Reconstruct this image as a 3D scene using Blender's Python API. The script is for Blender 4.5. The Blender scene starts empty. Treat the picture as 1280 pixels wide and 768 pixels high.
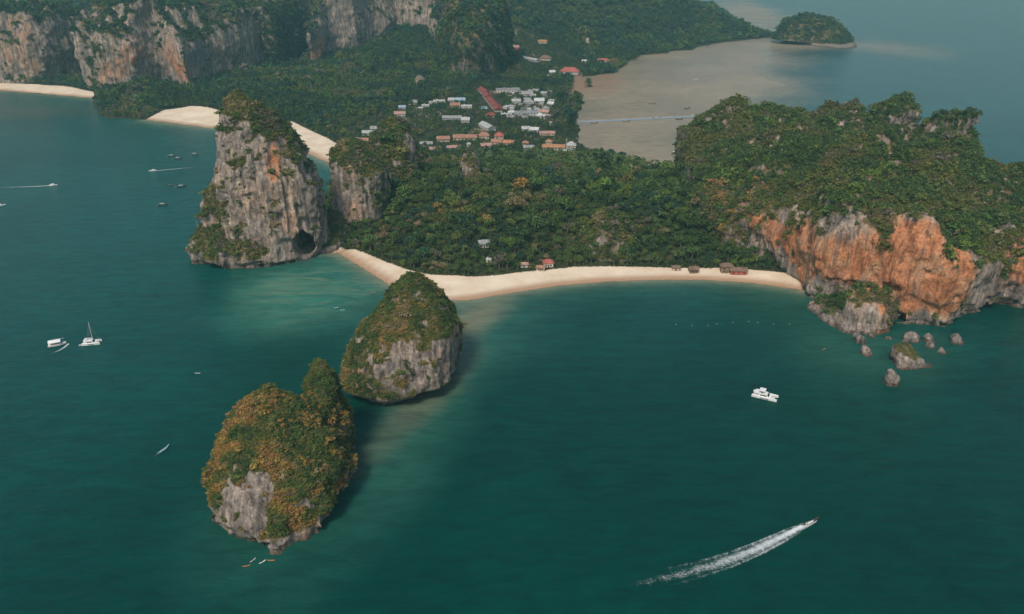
import bpy, math, random
import numpy as np
from mathutils import Vector, Matrix

# ------------------------------------------------------------------ camera, sky, sun, exposure
CAM_H, PITCH, FPX = 250.0, math.radians(25.0), 1000.0
scene = bpy.context.scene
COL = scene.collection
cam_data = bpy.data.cameras.new("camera")
cam_data.sensor_width = 36.0
cam_data.lens = 36.0 * FPX / 1280.0
cam_data.clip_start = 1.0
cam_data.clip_end = 60000.0
cam = bpy.data.objects.new("camera", cam_data)
COL.objects.link(cam)
cam.location = (0, 0, CAM_H)
cam.rotation_euler = (math.pi / 2 - PITCH, 0, 0)
scene.camera = cam

SUN_EL, SUN_AZ = math.radians(50), math.radians(-160)   # azimuth of the sun measured from +Y towards +X
world = bpy.data.worlds.new("World")
scene.world = world
world.use_nodes = True
wn = world.node_tree.nodes
sky_tex = wn.new("ShaderNodeTexSky")
sky_tex.sky_type = 'NISHITA'
sky_tex.sun_disc = False
sky_tex.sun_elevation = SUN_EL
sky_tex.sun_rotation = SUN_AZ
sky_tex.air_density = 1.6
sky_tex.dust_density = 2.0
sky_tex.ozone_density = 1.5
bg = wn["Background"]
bg.inputs["Strength"].default_value = 0.10
world.node_tree.links.new(sky_tex.outputs[0], bg.inputs[0])

sun_l = bpy.data.lights.new("sun", 'SUN')
sun_l.energy = 2.7
sun_l.angle = math.radians(12.0)
sun_l.color = (1.0, 0.90, 0.78)
sun = bpy.data.objects.new("sun", sun_l)
COL.objects.link(sun)
sd_ = Vector((math.sin(SUN_AZ) * math.cos(SUN_EL), math.cos(SUN_AZ) * math.cos(SUN_EL), math.sin(SUN_EL)))
sun.rotation_euler = sd_.to_track_quat('Z', 'Y').to_euler()
sun.location = (0, 0, 900)

scene.view_settings.view_transform = 'Standard'
scene.view_settings.look = 'None'
scene.view_settings.exposure = 0.1
scene.view_settings.gamma = 1.0
scene.view_settings.use_curve_mapping = False
scene.render.engine = 'CYCLES'
scene.cycles.use_denoising = True
scene.cycles.max_bounces = 6
scene.cycles.diffuse_bounces = 2
scene.cycles.glossy_bounces = 2
scene.cycles.transparent_max_bounces = 12
scene.cycles.volume_bounces = 0
HAZE_DENSITY = 0.00013
HAZE_COLOR = (0.32, 0.72, 0.76)

rng = np.random.default_rng(11)
random.seed(5)

# ------------------------------------------------------------------ helpers: photograph -> place
CP, SP = math.cos(PITCH), math.sin(PITCH)
def ray(px, py):
    u, v = px - 640.0, py - 384.0
    return u, CP * FPX - SP * v, -SP * FPX - CP * v
def gnd(px, py, z=0.0):
    u, y, d = ray(px, py)
    t = (z - CAM_H) / d
    return (u * t, y * t)
def at(px, py, Y):
    u, y, d = ray(px, py)
    t = Y / y
    return (u * t, Y, CAM_H + d * t)
def xof(px, Y, z):
    return (px - 640.0) / FPX * (Y * CP + (CAM_H - z) * SP)
def proj(x, y, z):
    dep = y * CP + (CAM_H - z) * SP
    return 640 + FPX * x / dep, 384 + FPX * ((CAM_H - z) * CP - y * SP) / dep, dep

# ------------------------------------------------------------------ noise, polygons, surface nets
def _hash(ix, iy, iz, seed):
    h = (ix.astype(np.uint32) * np.uint32(374761393) + iy.astype(np.uint32) * np.uint32(668265263)
         + iz.astype(np.uint32) * np.uint32(2246822519) + np.uint32((seed * 3266489917) & 0xffffffff))
    h = (h ^ (h >> np.uint32(13))) * np.uint32(1274126177)
    h = h ^ (h >> np.uint32(16))
    return (h & np.uint32(0xffff)).astype(np.float32) * np.float32(2.0 / 65535.0) - np.float32(1)
def noise3(x, y, z, seed=0):
    x = np.asarray(x, np.float32); y = np.asarray(y, np.float32); z = np.asarray(z, np.float32)
    fx, fy, fz = np.floor(x), np.floor(y), np.floor(z)
    ix, iy, iz = fx.astype(np.int32), fy.astype(np.int32), fz.astype(np.int32)
    tx, ty, tz = x - fx, y - fy, z - fz
    tx = tx * tx * (3 - 2 * tx); ty = ty * ty * (3 - 2 * ty); tz = tz * tz * (3 - 2 * tz)
    r = 0
    for dx in (0, 1):
        wx = tx if dx else 1 - tx
        for dy in (0, 1):
            wy = ty if dy else 1 - ty
            for dz in (0, 1):
                wz = tz if dz else 1 - tz
                r = r + wx * wy * wz * _hash(ix + dx, iy + dy, iz + dz, seed)
    return r
def fbm(x, y, z, oct=3, seed=0):
    r, a = 0, 1.0
    for k in range(oct):
        r = r + a * noise3(x * 2 ** k, y * 2 ** k, z * 2 ** k, seed + 17 * k)
        a *= 0.5
    return r
def poly_sd(P, X, Y):
    """signed distance to polygon, positive inside"""
    P = np.asarray(P, np.float32)
    d = np.full(X.shape, 1e12, np.float32)
    inside = np.zeros(X.shape, bool)
    n = len(P)
    for i in range(n):
        ax, ay = P[i]; bx, by = P[(i + 1) % n]
        ex, ey = bx - ax, by - ay
        t = np.clip(((X - ax) * ex + (Y - ay) * ey) / (ex * ex + ey * ey + 1e-9), 0, 1)
        dx, dy = X - ax - t * ex, Y - ay - t * ey
        d = np.minimum(d, dx * dx + dy * dy)
        if ay != by:
            c = ((ay <= Y) & (by > Y)) | ((by <= Y) & (ay > Y))
            inside ^= c & (X < ax + (Y - ay) / (by - ay) * ex)
    d = np.sqrt(d)
    return np.where(inside, d, -d)
def smin(a, b, k):
    h = np.clip(0.5 + 0.5 * (b - a) / k, 0, 1)
    return b + (a - b) * h - k * h * (1 - h)
def sstep(a, b, x):
    t = np.clip((x - a) / (b - a), 0, 1)
    return t * t * (3 - 2 * t)
def surface_nets(F, org, vox):
    S = F > 0
    nx, ny, nz = F.shape
    c = np.zeros((nx - 1, ny - 1, nz - 1), np.int8)
    for dx in (0, 1):
        for dy in (0, 1):
            for dz in (0, 1):
                c += S[dx:nx - 1 + dx, dy:ny - 1 + dy, dz:nz - 1 + dz]
    cells = np.argwhere((c > 0) & (c < 8))
    idx = np.full(c.shape, -1, np.int32)
    I, J, K = cells.T
    idx[I, J, K] = np.arange(len(cells))
    acc = np.zeros((len(cells), 3), np.float32); cnt = np.zeros(len(cells), np.float32)
    for ax in range(3):
        o1, o2 = [a for a in range(3) if a != ax]
        for u in (0, 1):
            for v in (0, 1):
                o = np.zeros(3, int); o[o1] = u; o[o2] = v
                e = o.copy(); e[ax] = 1
                fa = F[I + o[0], J + o[1], K + o[2]]; fb = F[I + e[0], J + e[1], K + e[2]]
                m = (fa > 0) != (fb > 0)
                t = np.where(m, fa / np.where(m, fa - fb, 1), 0)
                p = np.tile(o.astype(np.float32), (len(cells), 1)); p[:, ax] += t
                acc[m] += p[m]; cnt[m] += 1
    V = (cells + acc / cnt[:, None]) * vox + np.asarray(org, np.float32)
    quads = []
    for ax in range(3):
        sl0 = [slice(None)] * 3; sl1 = [slice(None)] * 3
        sl0[ax] = slice(0, -1); sl1[ax] = slice(1, None)
        a, b = S[tuple(sl0)], S[tuple(sl1)]
        E = np.argwhere(a != b)
        o1, o2 = (ax + 1) % 3, (ax + 2) % 3
        E = E[(E[:, o1] > 0) & (E[:, o2] > 0) & (E[:, o1] < F.shape[o1] - 1) & (E[:, o2] < F.shape[o2] - 1)]
        up = a[tuple(E.T)]
        def g(d1, d2):
            Q = E.copy(); Q[:, o1] += d1; Q[:, o2] += d2
            return idx[tuple(Q.T)]
        q = np.stack([g(-1, -1), g(0, -1), g(0, 0), g(-1, 0)], 1)
        q[~up] = q[~up][:, ::-1]
        quads.append(q)
    Q = np.concatenate(quads)
    return V, Q[(Q >= 0).all(1)]

def mesh_np(name, V, Q, smooth=True):
    V = np.asarray(V, np.float32); Q = np.asarray(Q, np.int32)
    me = bpy.data.meshes.new(name)
    me.vertices.add(len(V)); me.vertices.foreach_set("co", V.ravel())
    k = Q.shape[1]
    me.loops.add(Q.size); me.loops.foreach_set("vertex_index", Q.ravel())
    me.polygons.add(len(Q)); me.polygons.foreach_set("loop_start", np.arange(0, Q.size, k, dtype=np.int32))
    try: me.polygons.foreach_set("loop_total", np.full(len(Q), k, np.int32))
    except Exception: pass
    me.update(calc_edges=True)
    if smooth: me.polygons.foreach_set("use_smooth", np.ones(len(Q), bool))
    return me
def fattr(me, name, arr, domain='POINT', typ='FLOAT'):
    a = me.attributes.new(name, typ, domain)
    a.data.foreach_set("color" if typ == 'FLOAT_COLOR' else "value", np.asarray(arr, np.float32).ravel())
def link(name, me, mat=None, parent=None, **props):
    o = bpy.data.objects.new(name, me)
    COL.objects.link(o)
    if mat is not None and me is not None and len(me.materials) == 0: me.materials.append(mat)
    if parent is not None: o.parent = parent
    for k, v in props.items(): o[k] = v
    return o
def empty(name, loc, rz=0, **props):
    o = bpy.data.objects.new(name, None)
    COL.objects.link(o); o.location = loc; o.rotation_euler = (0, 0, rz)
    for k, v in props.items(): o[k] = v
    return o

class MB:
    """collects simple shapes for one mesh"""
    def __init__(s): s.v = []; s.f = []
    def add(s, v, f):
        b = len(s.v); s.v += [tuple(p) for p in v]; s.f += [tuple(i + b for i in q) for q in f]; return s
    def box(s, x0, x1, y0, y1, z0, z1):
        return s.add([(x0, y0, z0), (x1, y0, z0), (x1, y1, z0), (x0, y1, z0), (x0, y0, z1), (x1, y0, z1), (x1, y1, z1), (x0, y1, z1)],
                     [(0, 3, 2, 1), (4, 5, 6, 7), (0, 1, 5, 4), (1, 2, 6, 5), (2, 3, 7, 6), (3, 0, 4, 7)])
    def tube(s, pts, r0, r1=None, n=6):
        r1 = r0 if r1 is None else r1
        pts = [Vector(p) for p in pts]; b = len(s.v); m = len(pts)
        for i, p in enumerate(pts):
            d = (pts[min(i + 1, m - 1)] - pts[max(i - 1, 0)]).normalized()
            a = d.orthogonal().normalized(); c = d.cross(a); r = r0 + (r1 - r0) * i / max(1, m - 1)
            for k in range(n):
                t = 2 * math.pi * k / n
                s.v.append(tuple(p + a * (r * math.cos(t)) + c * (r * math.sin(t))))
        for i in range(m - 1):
            for k in range(n):
                k2 = (k + 1) % n
                s.f.append((b + i * n + k, b + i * n + k2, b + (i + 1) * n + k2, b + (i + 1) * n + k))
        s.f.append(tuple(b + k for k in range(n))[::-1]); s.f.append(tuple(b + (m - 1) * n + k for k in range(n)))
        return s
    def loft(s, rings, cap=True):
        b = len(s.v); n = len(rings[0])
        for r in rings: s.v += [tuple(p) for p in r]
        for i in range(len(rings) - 1):
            for k in range(n):
                k2 = (k + 1) % n
                s.f.append((b + i * n + k, b + i * n + k2, b + (i + 1) * n + k2, b + (i + 1) * n + k))
        if cap:
            s.f.append(tuple(b + k for k in range(n))[::-1]); s.f.append(tuple(b + (len(rings) - 1) * n + k for k in range(n)))
        return s
    def mesh(s, name, mat=None, smooth=False):
        me = bpy.data.meshes.new(name); me.from_pydata(s.v, [], s.f); me.update()
        if smooth: me.polygons.foreach_set("use_smooth", [True] * len(me.polygons))
        if mat: me.materials.append(mat)
        return me

# ------------------------------------------------------------------ materials
def new_mat(name):
    m = bpy.data.materials.new(name); m.use_nodes = True
    nt = m.node_tree
    return m, nt, nt.nodes, nt.links, nt.nodes["Principled BSDF"]
def N(nodes, typ, **kw):
    n = nodes.new(typ)
    for k, v in kw.items(): setattr(n, k, v)
    return n
def ramp(nodes, stops, interp='LINEAR'):
    r = nodes.new("ShaderNodeValToRGB"); r.color_ramp.interpolation = interp
    e = r.color_ramp.elements
    while len(e) < len(stops): e.new(0.5)
    for i, (p, c) in enumerate(stops):
        e[i].position = p; e[i].color = (*c, 1) if len(c) == 3 else c
    return r
def mixc(nodes, links, fac, a, b, blend='MIX'):
    m = nodes.new("ShaderNodeMix"); m.data_type = 'RGBA'; m.blend_type = blend
    for sock, val in ((m.inputs[0], fac), (m.inputs[6], a), (m.inputs[7], b)):
        if isinstance(val, bpy.types.NodeSocket): links.new(val, sock)
        elif isinstance(val, (int, float)): sock.default_value = val
        else: sock.default_value = (*val, 1)
    return m.outputs[2]
def math_(nodes, links, op, a, b=None, clamp=False):
    m = nodes.new("ShaderNodeMath"); m.operation = op; m.use_clamp = clamp
    for sock, val in ((m.inputs[0], a), (m.inputs[1], b)):
        if val is None: continue
        if isinstance(val, bpy.types.NodeSocket): links.new(val, sock)
        else: sock.default_value = val
    return m.outputs[0]
def tex_noise(nodes, links, scale, detail=4, rough=0.55, vec=None, stretch=None, dist=0.0):
    t = nodes.new("ShaderNodeTexNoise"); t.inputs["Scale"].default_value = scale
    t.inputs["Detail"].default_value = detail; t.inputs["Roughness"].default_value = rough
    t.inputs["Distortion"].default_value = dist
    if vec is None:
        vec = nodes.new("ShaderNodeNewGeometry").outputs["Position"]
    if stretch:
        mp = nodes.new("ShaderNodeMapping"); mp.inputs["Scale"].default_value = stretch
        links.new(vec, mp.inputs["Vector"]); vec = mp.outputs[0]
    links.new(vec, t.inputs["Vector"])
    return t.outputs["Fac"]
def attr(nodes, name, typ='GEOMETRY'):
    a = nodes.new("ShaderNodeAttribute"); a.attribute_name = name; a.attribute_type = typ
    return a

def rock_material():
    m, nt, nd, lk, bs = new_mat("limestone")
    streak = tex_noise(nd, lk, 1.0, 6, 0.62, stretch=(0.30, 0.30, 0.045))
    blotch = tex_noise(nd, lk, 0.055, 5, 0.6)
    fine = tex_noise(nd, lk, 0.55, 5, 0.65)
    grey = ramp(nd, [(0.30, (0.08, 0.07, 0.062)), (0.44, (0.20, 0.168, 0.148)), (0.57, (0.32, 0.27, 0.235)), (0.72, (0.47, 0.385, 0.32))])
    lk.new(streak, grey.inputs[0])
    och = ramp(nd, [(0.32, (0.13, 0.07, 0.05)), (0.42, (0.36, 0.15, 0.075)), (0.50, (0.52, 0.215, 0.10)), (0.60, (0.56, 0.31, 0.17)), (0.70, (0.55, 0.42, 0.31))])
    lk.new(math_(nd, lk, 'ADD', math_(nd, lk, 'MULTIPLY', streak, 0.45), math_(nd, lk, 'MULTIPLY', blotch, 0.55)), och.inputs[0])
    ao = attr(nd, "ochre").outputs["Fac"]
    st2 = tex_noise(nd, lk, 1.0, 4, 0.6, stretch=(0.11, 0.11, 0.022))
    of = math_(nd, lk, 'ADD', ao, math_(nd, lk, 'MULTIPLY', math_(nd, lk, 'SUBTRACT', st2, 0.5), 1.9))
    of = math_(nd, lk, 'ADD', of, math_(nd, lk, 'MULTIPLY', math_(nd, lk, 'SUBTRACT', streak, 0.5), 1.1))
    ofr = ramp(nd, [(0.30, (0, 0, 0)), (0.78, (1, 1, 1))]); lk.new(of, ofr.inputs[0])
    cream = ramp(nd, [(0.34, (0.22, 0.16, 0.12)), (0.48, (0.44, 0.32, 0.23)), (0.62, (0.56, 0.45, 0.36))]); lk.new(streak, cream.inputs[0])
    aor = ramp(nd, [(0.36, (0, 0, 0)), (0.72, (1, 1, 1))]); lk.new(ao, aor.inputs[0])
    c = mixc(nd, lk, ofr.outputs[0], grey.outputs[0], mixc(nd, lk, aor.outputs[0], cream.outputs[0], och.outputs[0]))
    pk = ramp(nd, [(0.52, (0, 0, 0)), (0.66, (1, 1, 1))]); lk.new(blotch, pk.inputs[0])
    c = mixc(nd, lk, math_(nd, lk, 'MULTIPLY', pk.outputs[0], 0.5), c, (0.40, 0.27, 0.19))
    fr = ramp(nd, [(0.33, (0.55, 0.54, 0.54)), (0.52, (0.95, 0.94, 0.93)), (0.68, (1.25, 1.22, 1.18))]); lk.new(fine, fr.inputs[0])
    c = mixc(nd, lk, 1.0, c, fr.outputs[0], 'MULTIPLY')
    drip = tex_noise(nd, lk, 1.0, 5, 0.6, stretch=(0.42, 0.42, 0.018))
    dk = ramp(nd, [(0.34, (0.38, 0.37, 0.38)), (0.46, (1, 1, 1))]); lk.new(drip, dk.inputs[0])
    c = mixc(nd, lk, 0.85, c, dk.outputs[0], 'MULTIPLY')
    vg = attr(nd, "veg").outputs["Fac"]
    vf = math_(nd, lk, 'ADD', vg, math_(nd, lk, 'MULTIPLY', math_(nd, lk, 'SUBTRACT', fine, 0.5), 1.4))
    vr = ramp(nd, [(0.36, (0, 0, 0)), (0.58, (1, 1, 1))]); lk.new(vf, vr.inputs[0])
    gcol = ramp(nd, [(0.35, (0.06, 0.065, 0.024)), (0.6, (0.15, 0.11, 0.042))]); lk.new(blotch, gcol.inputs[0])
    c = mixc(nd, lk, math_(nd, lk, 'MULTIPLY', vr.outputs[0], 0.9), c, gcol.outputs[0])
    # dark tidal band, pale notch just above it
    sx = nd.new("ShaderNodeSeparateXYZ"); lk.new(nd.new("ShaderNodeNewGeometry").outputs["Position"], sx.inputs[0])
    tz = ramp(nd, [(0.0, (0.30, 0.27, 0.24)), (0.35, (0.45, 0.42, 0.38)), (1.0, (1, 1, 1))])
    lk.new(math_(nd, lk, 'MULTIPLY', sx.outputs[2], 0.5, True), tz.inputs[0])
    c = mixc(nd, lk, 1.0, c, tz.outputs[0], 'MULTIPLY')
    lk.new(c, bs.inputs["Base Color"])
    bs.inputs["Roughness"].default_value = 0.9
    bs.inputs["Specular IOR Level"].default_value = 0.2
    bp = nd.new("ShaderNodeBump"); bp.inputs["Strength"].default_value = 0.9; bp.inputs["Distance"].default_value = 1.6
    lk.new(math_(nd, lk, 'ADD', streak, math_(nd, lk, 'MULTIPLY', fine, 0.5)), bp.inputs["Height"])
    lk.new(bp.outputs[0], bs.inputs["Normal"])
    return m

def leaf_material():
    m, nt, nd, lk, bs = new_mat("foliage")
    t = attr(nd, "tint", 'INSTANCER').outputs["Color"]
    lv = attr(nd, "leaf_variation").outputs["Fac"]
    vr = ramp(nd, [(0.0, (0.55, 0.62, 0.6)), (1.0, (1.45, 1.38, 1.2))]); lk.new(lv, vr.inputs[0])
    c = mixc(nd, lk, 1.0, t, vr.outputs[0], 'MULTIPLY')
    lk.new(c, bs.inputs["Base Color"])
    bs.inputs["Roughness"].default_value = 0.75
    bs.inputs["Specular IOR Level"].default_value = 0.15
    tr = nd.new("ShaderNodeBsdfTranslucent"); lk.new(c, tr.inputs[0])
    mx = nd.new("ShaderNodeMixShader"); mx.inputs[0].default_value = 0.25
    lk.new(bs.outputs[0], mx.inputs[1]); lk.new(tr.outputs[0], mx.inputs[2])
    lk.new(mx.outputs[0], nd["Material Output"].inputs["Surface"])
    return m

def plain(name, col, rough=0.7, var=0.25, scale=0.6, metal=0.0, spec=0.3):
    m, nt, nd, lk, bs = new_mat(name)
    n = tex_noise(nd, lk, scale, 4, 0.6)
    r = ramp(nd, [(0.3, tuple(c * (1 - var) for c in col)), (0.7, tuple(min(1, c * (1 + var * 0.6)) for c in col))])
    lk.new(n, r.inputs[0]); lk.new(r.outputs[0], bs.inputs["Base Color"])
    bs.inputs["Roughness"].default_value = rough; bs.inputs["Metallic"].default_value = metal
    bs.inputs["Specular IOR Level"].default_value = spec
    return m

def land_material():
    m, nt, nd, lk, bs = new_mat("land")
    n1 = tex_noise(nd, lk, 0.05, 5, 0.6); n2 = tex_noise(nd, lk, 0.5, 4, 0.6)
    floor = ramp(nd, [(0.3, (0.018, 0.030, 0.012)), (0.5, (0.035, 0.045, 0.018)), (0.7, (0.075, 0.062, 0.032))]); lk.new(n1, floor.inputs[0])
    sandc = ramp(nd, [(0.3, (0.66, 0.51, 0.36)), (0.7, (0.82, 0.70, 0.54))]); lk.new(n1, sandc.inputs[0])
    s = attr(nd, "sand").outputs["Fac"]
    sf = math_(nd, lk, 'ADD', s, math_(nd, lk, 'MULTIPLY', math_(nd, lk, 'SUBTRACT', n2, 0.5), 0.5))
    sr = ramp(nd, [(0.42, (0, 0, 0)), (0.58, (1, 1, 1))]); lk.new(sf, sr.inputs[0])
    w = attr(nd, "wet").outputs["Fac"]
    sc_ = mixc(nd, lk, w, sandc.outputs[0], (0.40, 0.235, 0.135))
    dirt = attr(nd, "dirt").outputs["Fac"]
    dr = ramp(nd, [(0.45, (0, 0, 0)), (0.6, (1, 1, 1))])
    lk.new(math_(nd, lk, 'ADD', dirt, math_(nd, lk, 'MULTIPLY', math_(nd, lk, 'SUBTRACT', n2, 0.5), 0.4)), dr.inputs[0])
    dcol = ramp(nd, [(0.35, (0.30, 0.20, 0.13)), (0.65, (0.42, 0.33, 0.25))]); lk.new(n1, dcol.inputs[0])
    c = mixc(nd, lk, dr.outputs[0], floor.outputs[0], dcol.outputs[0])
    mud = attr(nd, "mud").outputs["Fac"]
    c = mixc(nd, lk, sr.outputs[0], c, sc_)
    c = mixc(nd, lk, mud, c, (0.30, 0.19, 0.12))
    lk.new(c, bs.inputs["Base Color"]); bs.inputs["Roughness"].default_value = 0.9
    bs.inputs["Specular IOR Level"].default_value = 0.15
    bp = nd.new("ShaderNodeBump"); bp.inputs["Strength"].default_value = 0.3; bp.inputs["Distance"].default_value = 0.4
    lk.new(n2, bp.inputs["Height"]); lk.new(bp.outputs[0], bs.inputs["Normal"])
    return m

def sea_material():
    m, nt, nd, lk, bs = new_mat("sea_water")
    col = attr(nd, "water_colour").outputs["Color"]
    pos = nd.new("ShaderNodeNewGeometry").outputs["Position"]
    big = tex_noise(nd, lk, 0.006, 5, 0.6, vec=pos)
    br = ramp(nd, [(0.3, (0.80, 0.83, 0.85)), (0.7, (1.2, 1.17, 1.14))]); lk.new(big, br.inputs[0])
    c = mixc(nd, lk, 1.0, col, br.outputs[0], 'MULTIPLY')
    wind = tex_noise(nd, lk, 1.0, 6, 0.68, vec=pos, stretch=(0.05, 0.13, 0.05), dist=0.5)
    wr = ramp(nd, [(0.34, (0.78, 0.80, 0.82)), (0.66, (1.24, 1.22, 1.2))]); lk.new(wind, wr.inputs[0])
    c = mixc(nd, lk, 1.0, c, wr.outputs[0], 'MULTIPLY')
    # sand ripples showing through the shoal water
    sh = attr(nd, "shoal").outputs["Fac"]
    rip = tex_noise(nd, lk, 1.0, 4, 0.6, vec=pos, stretch=(0.022, 0.075, 0.02), dist=1.2)
    rr = ramp(nd, [(0.42, (0, 0, 0)), (0.66, (1, 1, 1))]); lk.new(rip, rr.inputs[0])
    c = mixc(nd, lk, math_(nd, lk, 'MULTIPLY', math_(nd, lk, 'MULTIPLY', rr.outputs[0], sh), 0.55, True), c, (0.17, 0.25, 0.15))
    lk.new(c, bs.inputs["Base Color"])
    mud = attr(nd, "mud").outputs["Fac"]
    ro = nd.new("ShaderNodeMapRange"); ro.inputs[3].default_value = 0.16; ro.inputs[4].default_value = 0.30
    lk.new(mud, ro.inputs[0]); lk.new(ro.outputs[0], bs.inputs["Roughness"])
    bs.inputs["IOR"].default_value = 1.33
    bs.inputs["Specular IOR Level"].default_value = 0.15
    w1 = tex_noise(nd, lk, 1.0, 5, 0.62, vec=pos, stretch=(0.16, 0.30, 0.2), dist=0.4)
    w2 = tex_noise(nd, lk, 1.0, 3, 0.5, vec=pos, stretch=(0.022, 0.05, 0.03), dist=0.6)
    bp = nd.new("ShaderNodeBump"); bp.inputs["Strength"].default_value = 0.7; bp.inputs["Distance"].default_value = 0.9
    lk.new(math_(nd, lk, 'ADD', w1, w2), bp.inputs["Height"]); lk.new(bp.outputs[0], bs.inputs["Normal"])
    return m

def foam_material(name, thick=1.0):
    m, nt, nd, lk, bs = new_mat(name)
    a = attr(nd, "foam").outputs["Fac"]
    n1 = tex_noise(nd, lk, 1.1, 5, 0.7, dist=0.9); n2 = tex_noise(nd, lk, 0.28, 3, 0.6)
    s = math_(nd, lk, 'ADD', a, math_(nd, lk, 'ADD', math_(nd, lk, 'MULTIPLY', math_(nd, lk, 'SUBTRACT', n1, 0.5), 1.15), math_(nd, lk, 'MULTIPLY', math_(nd, lk, 'SUBTRACT', n2, 0.5), 0.45)))
    r = ramp(nd, [(0.30, (0, 0, 0)), (0.55, (0.35 * thick,) * 3), (1.0, (thick,) * 3)]); lk.new(s, r.inputs[0])
    bs.inputs["Base Color"].default_value = (0.78, 0.82, 0.82, 1); bs.inputs["Roughness"].default_value = 0.8
    lk.new(r.outputs[0], bs.inputs["Alpha"])
    return m

M_ROCK, M_LEAF, M_LAND, M_SEA = rock_material(), leaf_material(), land_material(), sea_material()
M_FOAM = foam_material("foam"); M_FOAM_THIN = foam_material("thin_foam", 0.55)
M_BARK = plain("bark", (0.16, 0.12, 0.09), 0.9)

# ------------------------------------------------------------------ land and sea
def G(lst): return [gnd(*p) for p in lst]
PHRA_WATER = [(398, 312), (425, 318), (450, 333), (470, 346), (492, 360), (520, 371), (555, 378), (590, 375), (640, 366), (700, 357), (760, 352), (820, 350), (880, 350), (940, 354), (985, 360), (1003, 364)]
LAND = G([(-150, 108), (0, 113), (60, 118), (118, 123), (124, 140), (132, 148), (160, 149), (185, 150), (230, 156), (278, 161), (330, 172), (375, 188), (402, 200), (420, 206), (415, 225), (410, 262), (395, 285), (385, 300)]
         + PHRA_WATER + [(1015, 350)]) + [(340, 590), (430, 640), (450, 780), (380, 880), (300, 920)] + \
       G([(850, 207), (820, 208), (790, 203), (760, 193), (735, 188), (722, 178), (724, 160), (722, 140), (728, 120), (738, 104), (730, 96), (748, 94), (768, 92), (785, 80), (800, 70), (835, 67), (870, 60), (905, 53), (950, 49), (962, 47.5), (972, 47), (968, 44.5), (948, 40), (922, 26), (900, 12), (884, 2)]) + \
       [(800, 4300), (-3200, 4300), (-3200, 1500)]
def ragged(P, amp=6.0, step=13.0):
    """natural, uneven shoreline: split long edges and push the points in and out"""
    out = []; beach = {gnd(*q) for q in PHRA_WATER}
    for i, a in enumerate(P):
        b = P[(i + 1) % len(P)]; out.append(a)
        L = math.hypot(b[0] - a[0], b[1] - a[1])
        if (a in beach and b in beach) or L > 900: continue
        n = int(L // step); nx, ny = -(b[1] - a[1]) / L, (b[0] - a[0]) / L
        for k in range(1, n):
            t = k / n; x, y = a[0] + (b[0] - a[0]) * t, a[1] + (b[1] - a[1]) * t
            o = amp * min(1, 4 * t * (1 - t) + .3) * float(fbm(np.array([x / 38]), np.array([y / 38]), np.array([0.0]), 3, 19)[0]) * (1 if a[1] < 1150 or a[0] < 0 else 2.2)
            out.append((x + nx * o, y + ny * o))
    return out
LAND = ragged(LAND)
BEACHES = [G(PHRA_WATER[1:] + [(1000, 346), (970, 343), (935, 340), (905, 338), (850, 338), (800, 337), (760, 337), (720, 338), (690, 341), (650, 345), (620, 349), (590, 351), (560, 350), (535, 348), (510, 341), (480, 329), (455, 318), (440, 312)]),
           G([(-150, 106), (0, 113), (60, 118), (118, 123), (124, 118), (90, 112), (40, 108), (0, 106), (-150, 100)]),
           G([(180, 151), (230, 157), (278, 162), (280, 146), (262, 142), (235, 139), (205, 141)]),
           G([(330, 172), (375, 188), (402, 200), (420, 207), (426, 186), (410, 176), (385, 165), (365, 158), (345, 156), (320, 158)]),
           G([(385, 300), (398, 313), (425, 319), (430, 312), (405, 305)])]
MUDBANK = G([(722, 90), (735, 104), (728, 120), (712, 128), (716, 100)])
MUDFLAT = G([(718, 96), (728, 122), (722, 140), (722, 178), (735, 188), (760, 193), (790, 203), (820, 208), (862, 207), (905, 150), (930, 125), (950, 105), (925, 92), (935, 75), (960, 60), (985, 56), (962, 44), (905, 52), (870, 59), (835, 66), (800, 69), (785, 79), (768, 91), (748, 93)])
HILLS = [(470, 2680, 125, 280), (150, 2500, 150, 330), (-120, 2520, 120, 260), (330, 2280, 45, 170), (-500, 2680, 170, 290), (-1000, 2560, 190, 320), (-1500, 2500, 170, 330), (-60, 1960, 60, 140),
         (-215, 1610, 30, 70), (-120, 1440, 12, 70), (-340, 1490, 12, 90), (-420, 1330, 10, 80), (-630, 1345, 34, 38), (-30, 740, 12, 90), (60, 690, 12, 80), (-90, 800, 12, 80), (140, 760, 12, 80)]
def ground_z(X, Y):
    X = np.asarray(X, np.float32); Y = np.asarray(Y, np.float32)
    d = poly_sd(LAND, X, Y)
    z = np.where(d > 0, 4.2 * (1 - np.exp(-np.maximum(d, 0) / 38.0)) + 0.03, np.maximum(d * 0.10, -4))
    h = 0
    for (hx, hy, hh, hs) in HILLS:
        h = h + hh * np.exp(-((X - hx) ** 2 + (Y - hy) ** 2) / (2 * hs * hs)) * (sstep(60, 420, d) if hs > 200 else 1.0)
    h = h + 5.0 * np.maximum(0, fbm(X / 90, Y / 90, X * 0, 3, 5)) + np.clip((Y - 1700) / 500, 0, 1) * 22 * fbm(X / 160, Y / 160, X * 0, 3, 8)
    return z + np.maximum(h, 0) * sstep(12, 110, d)

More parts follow.
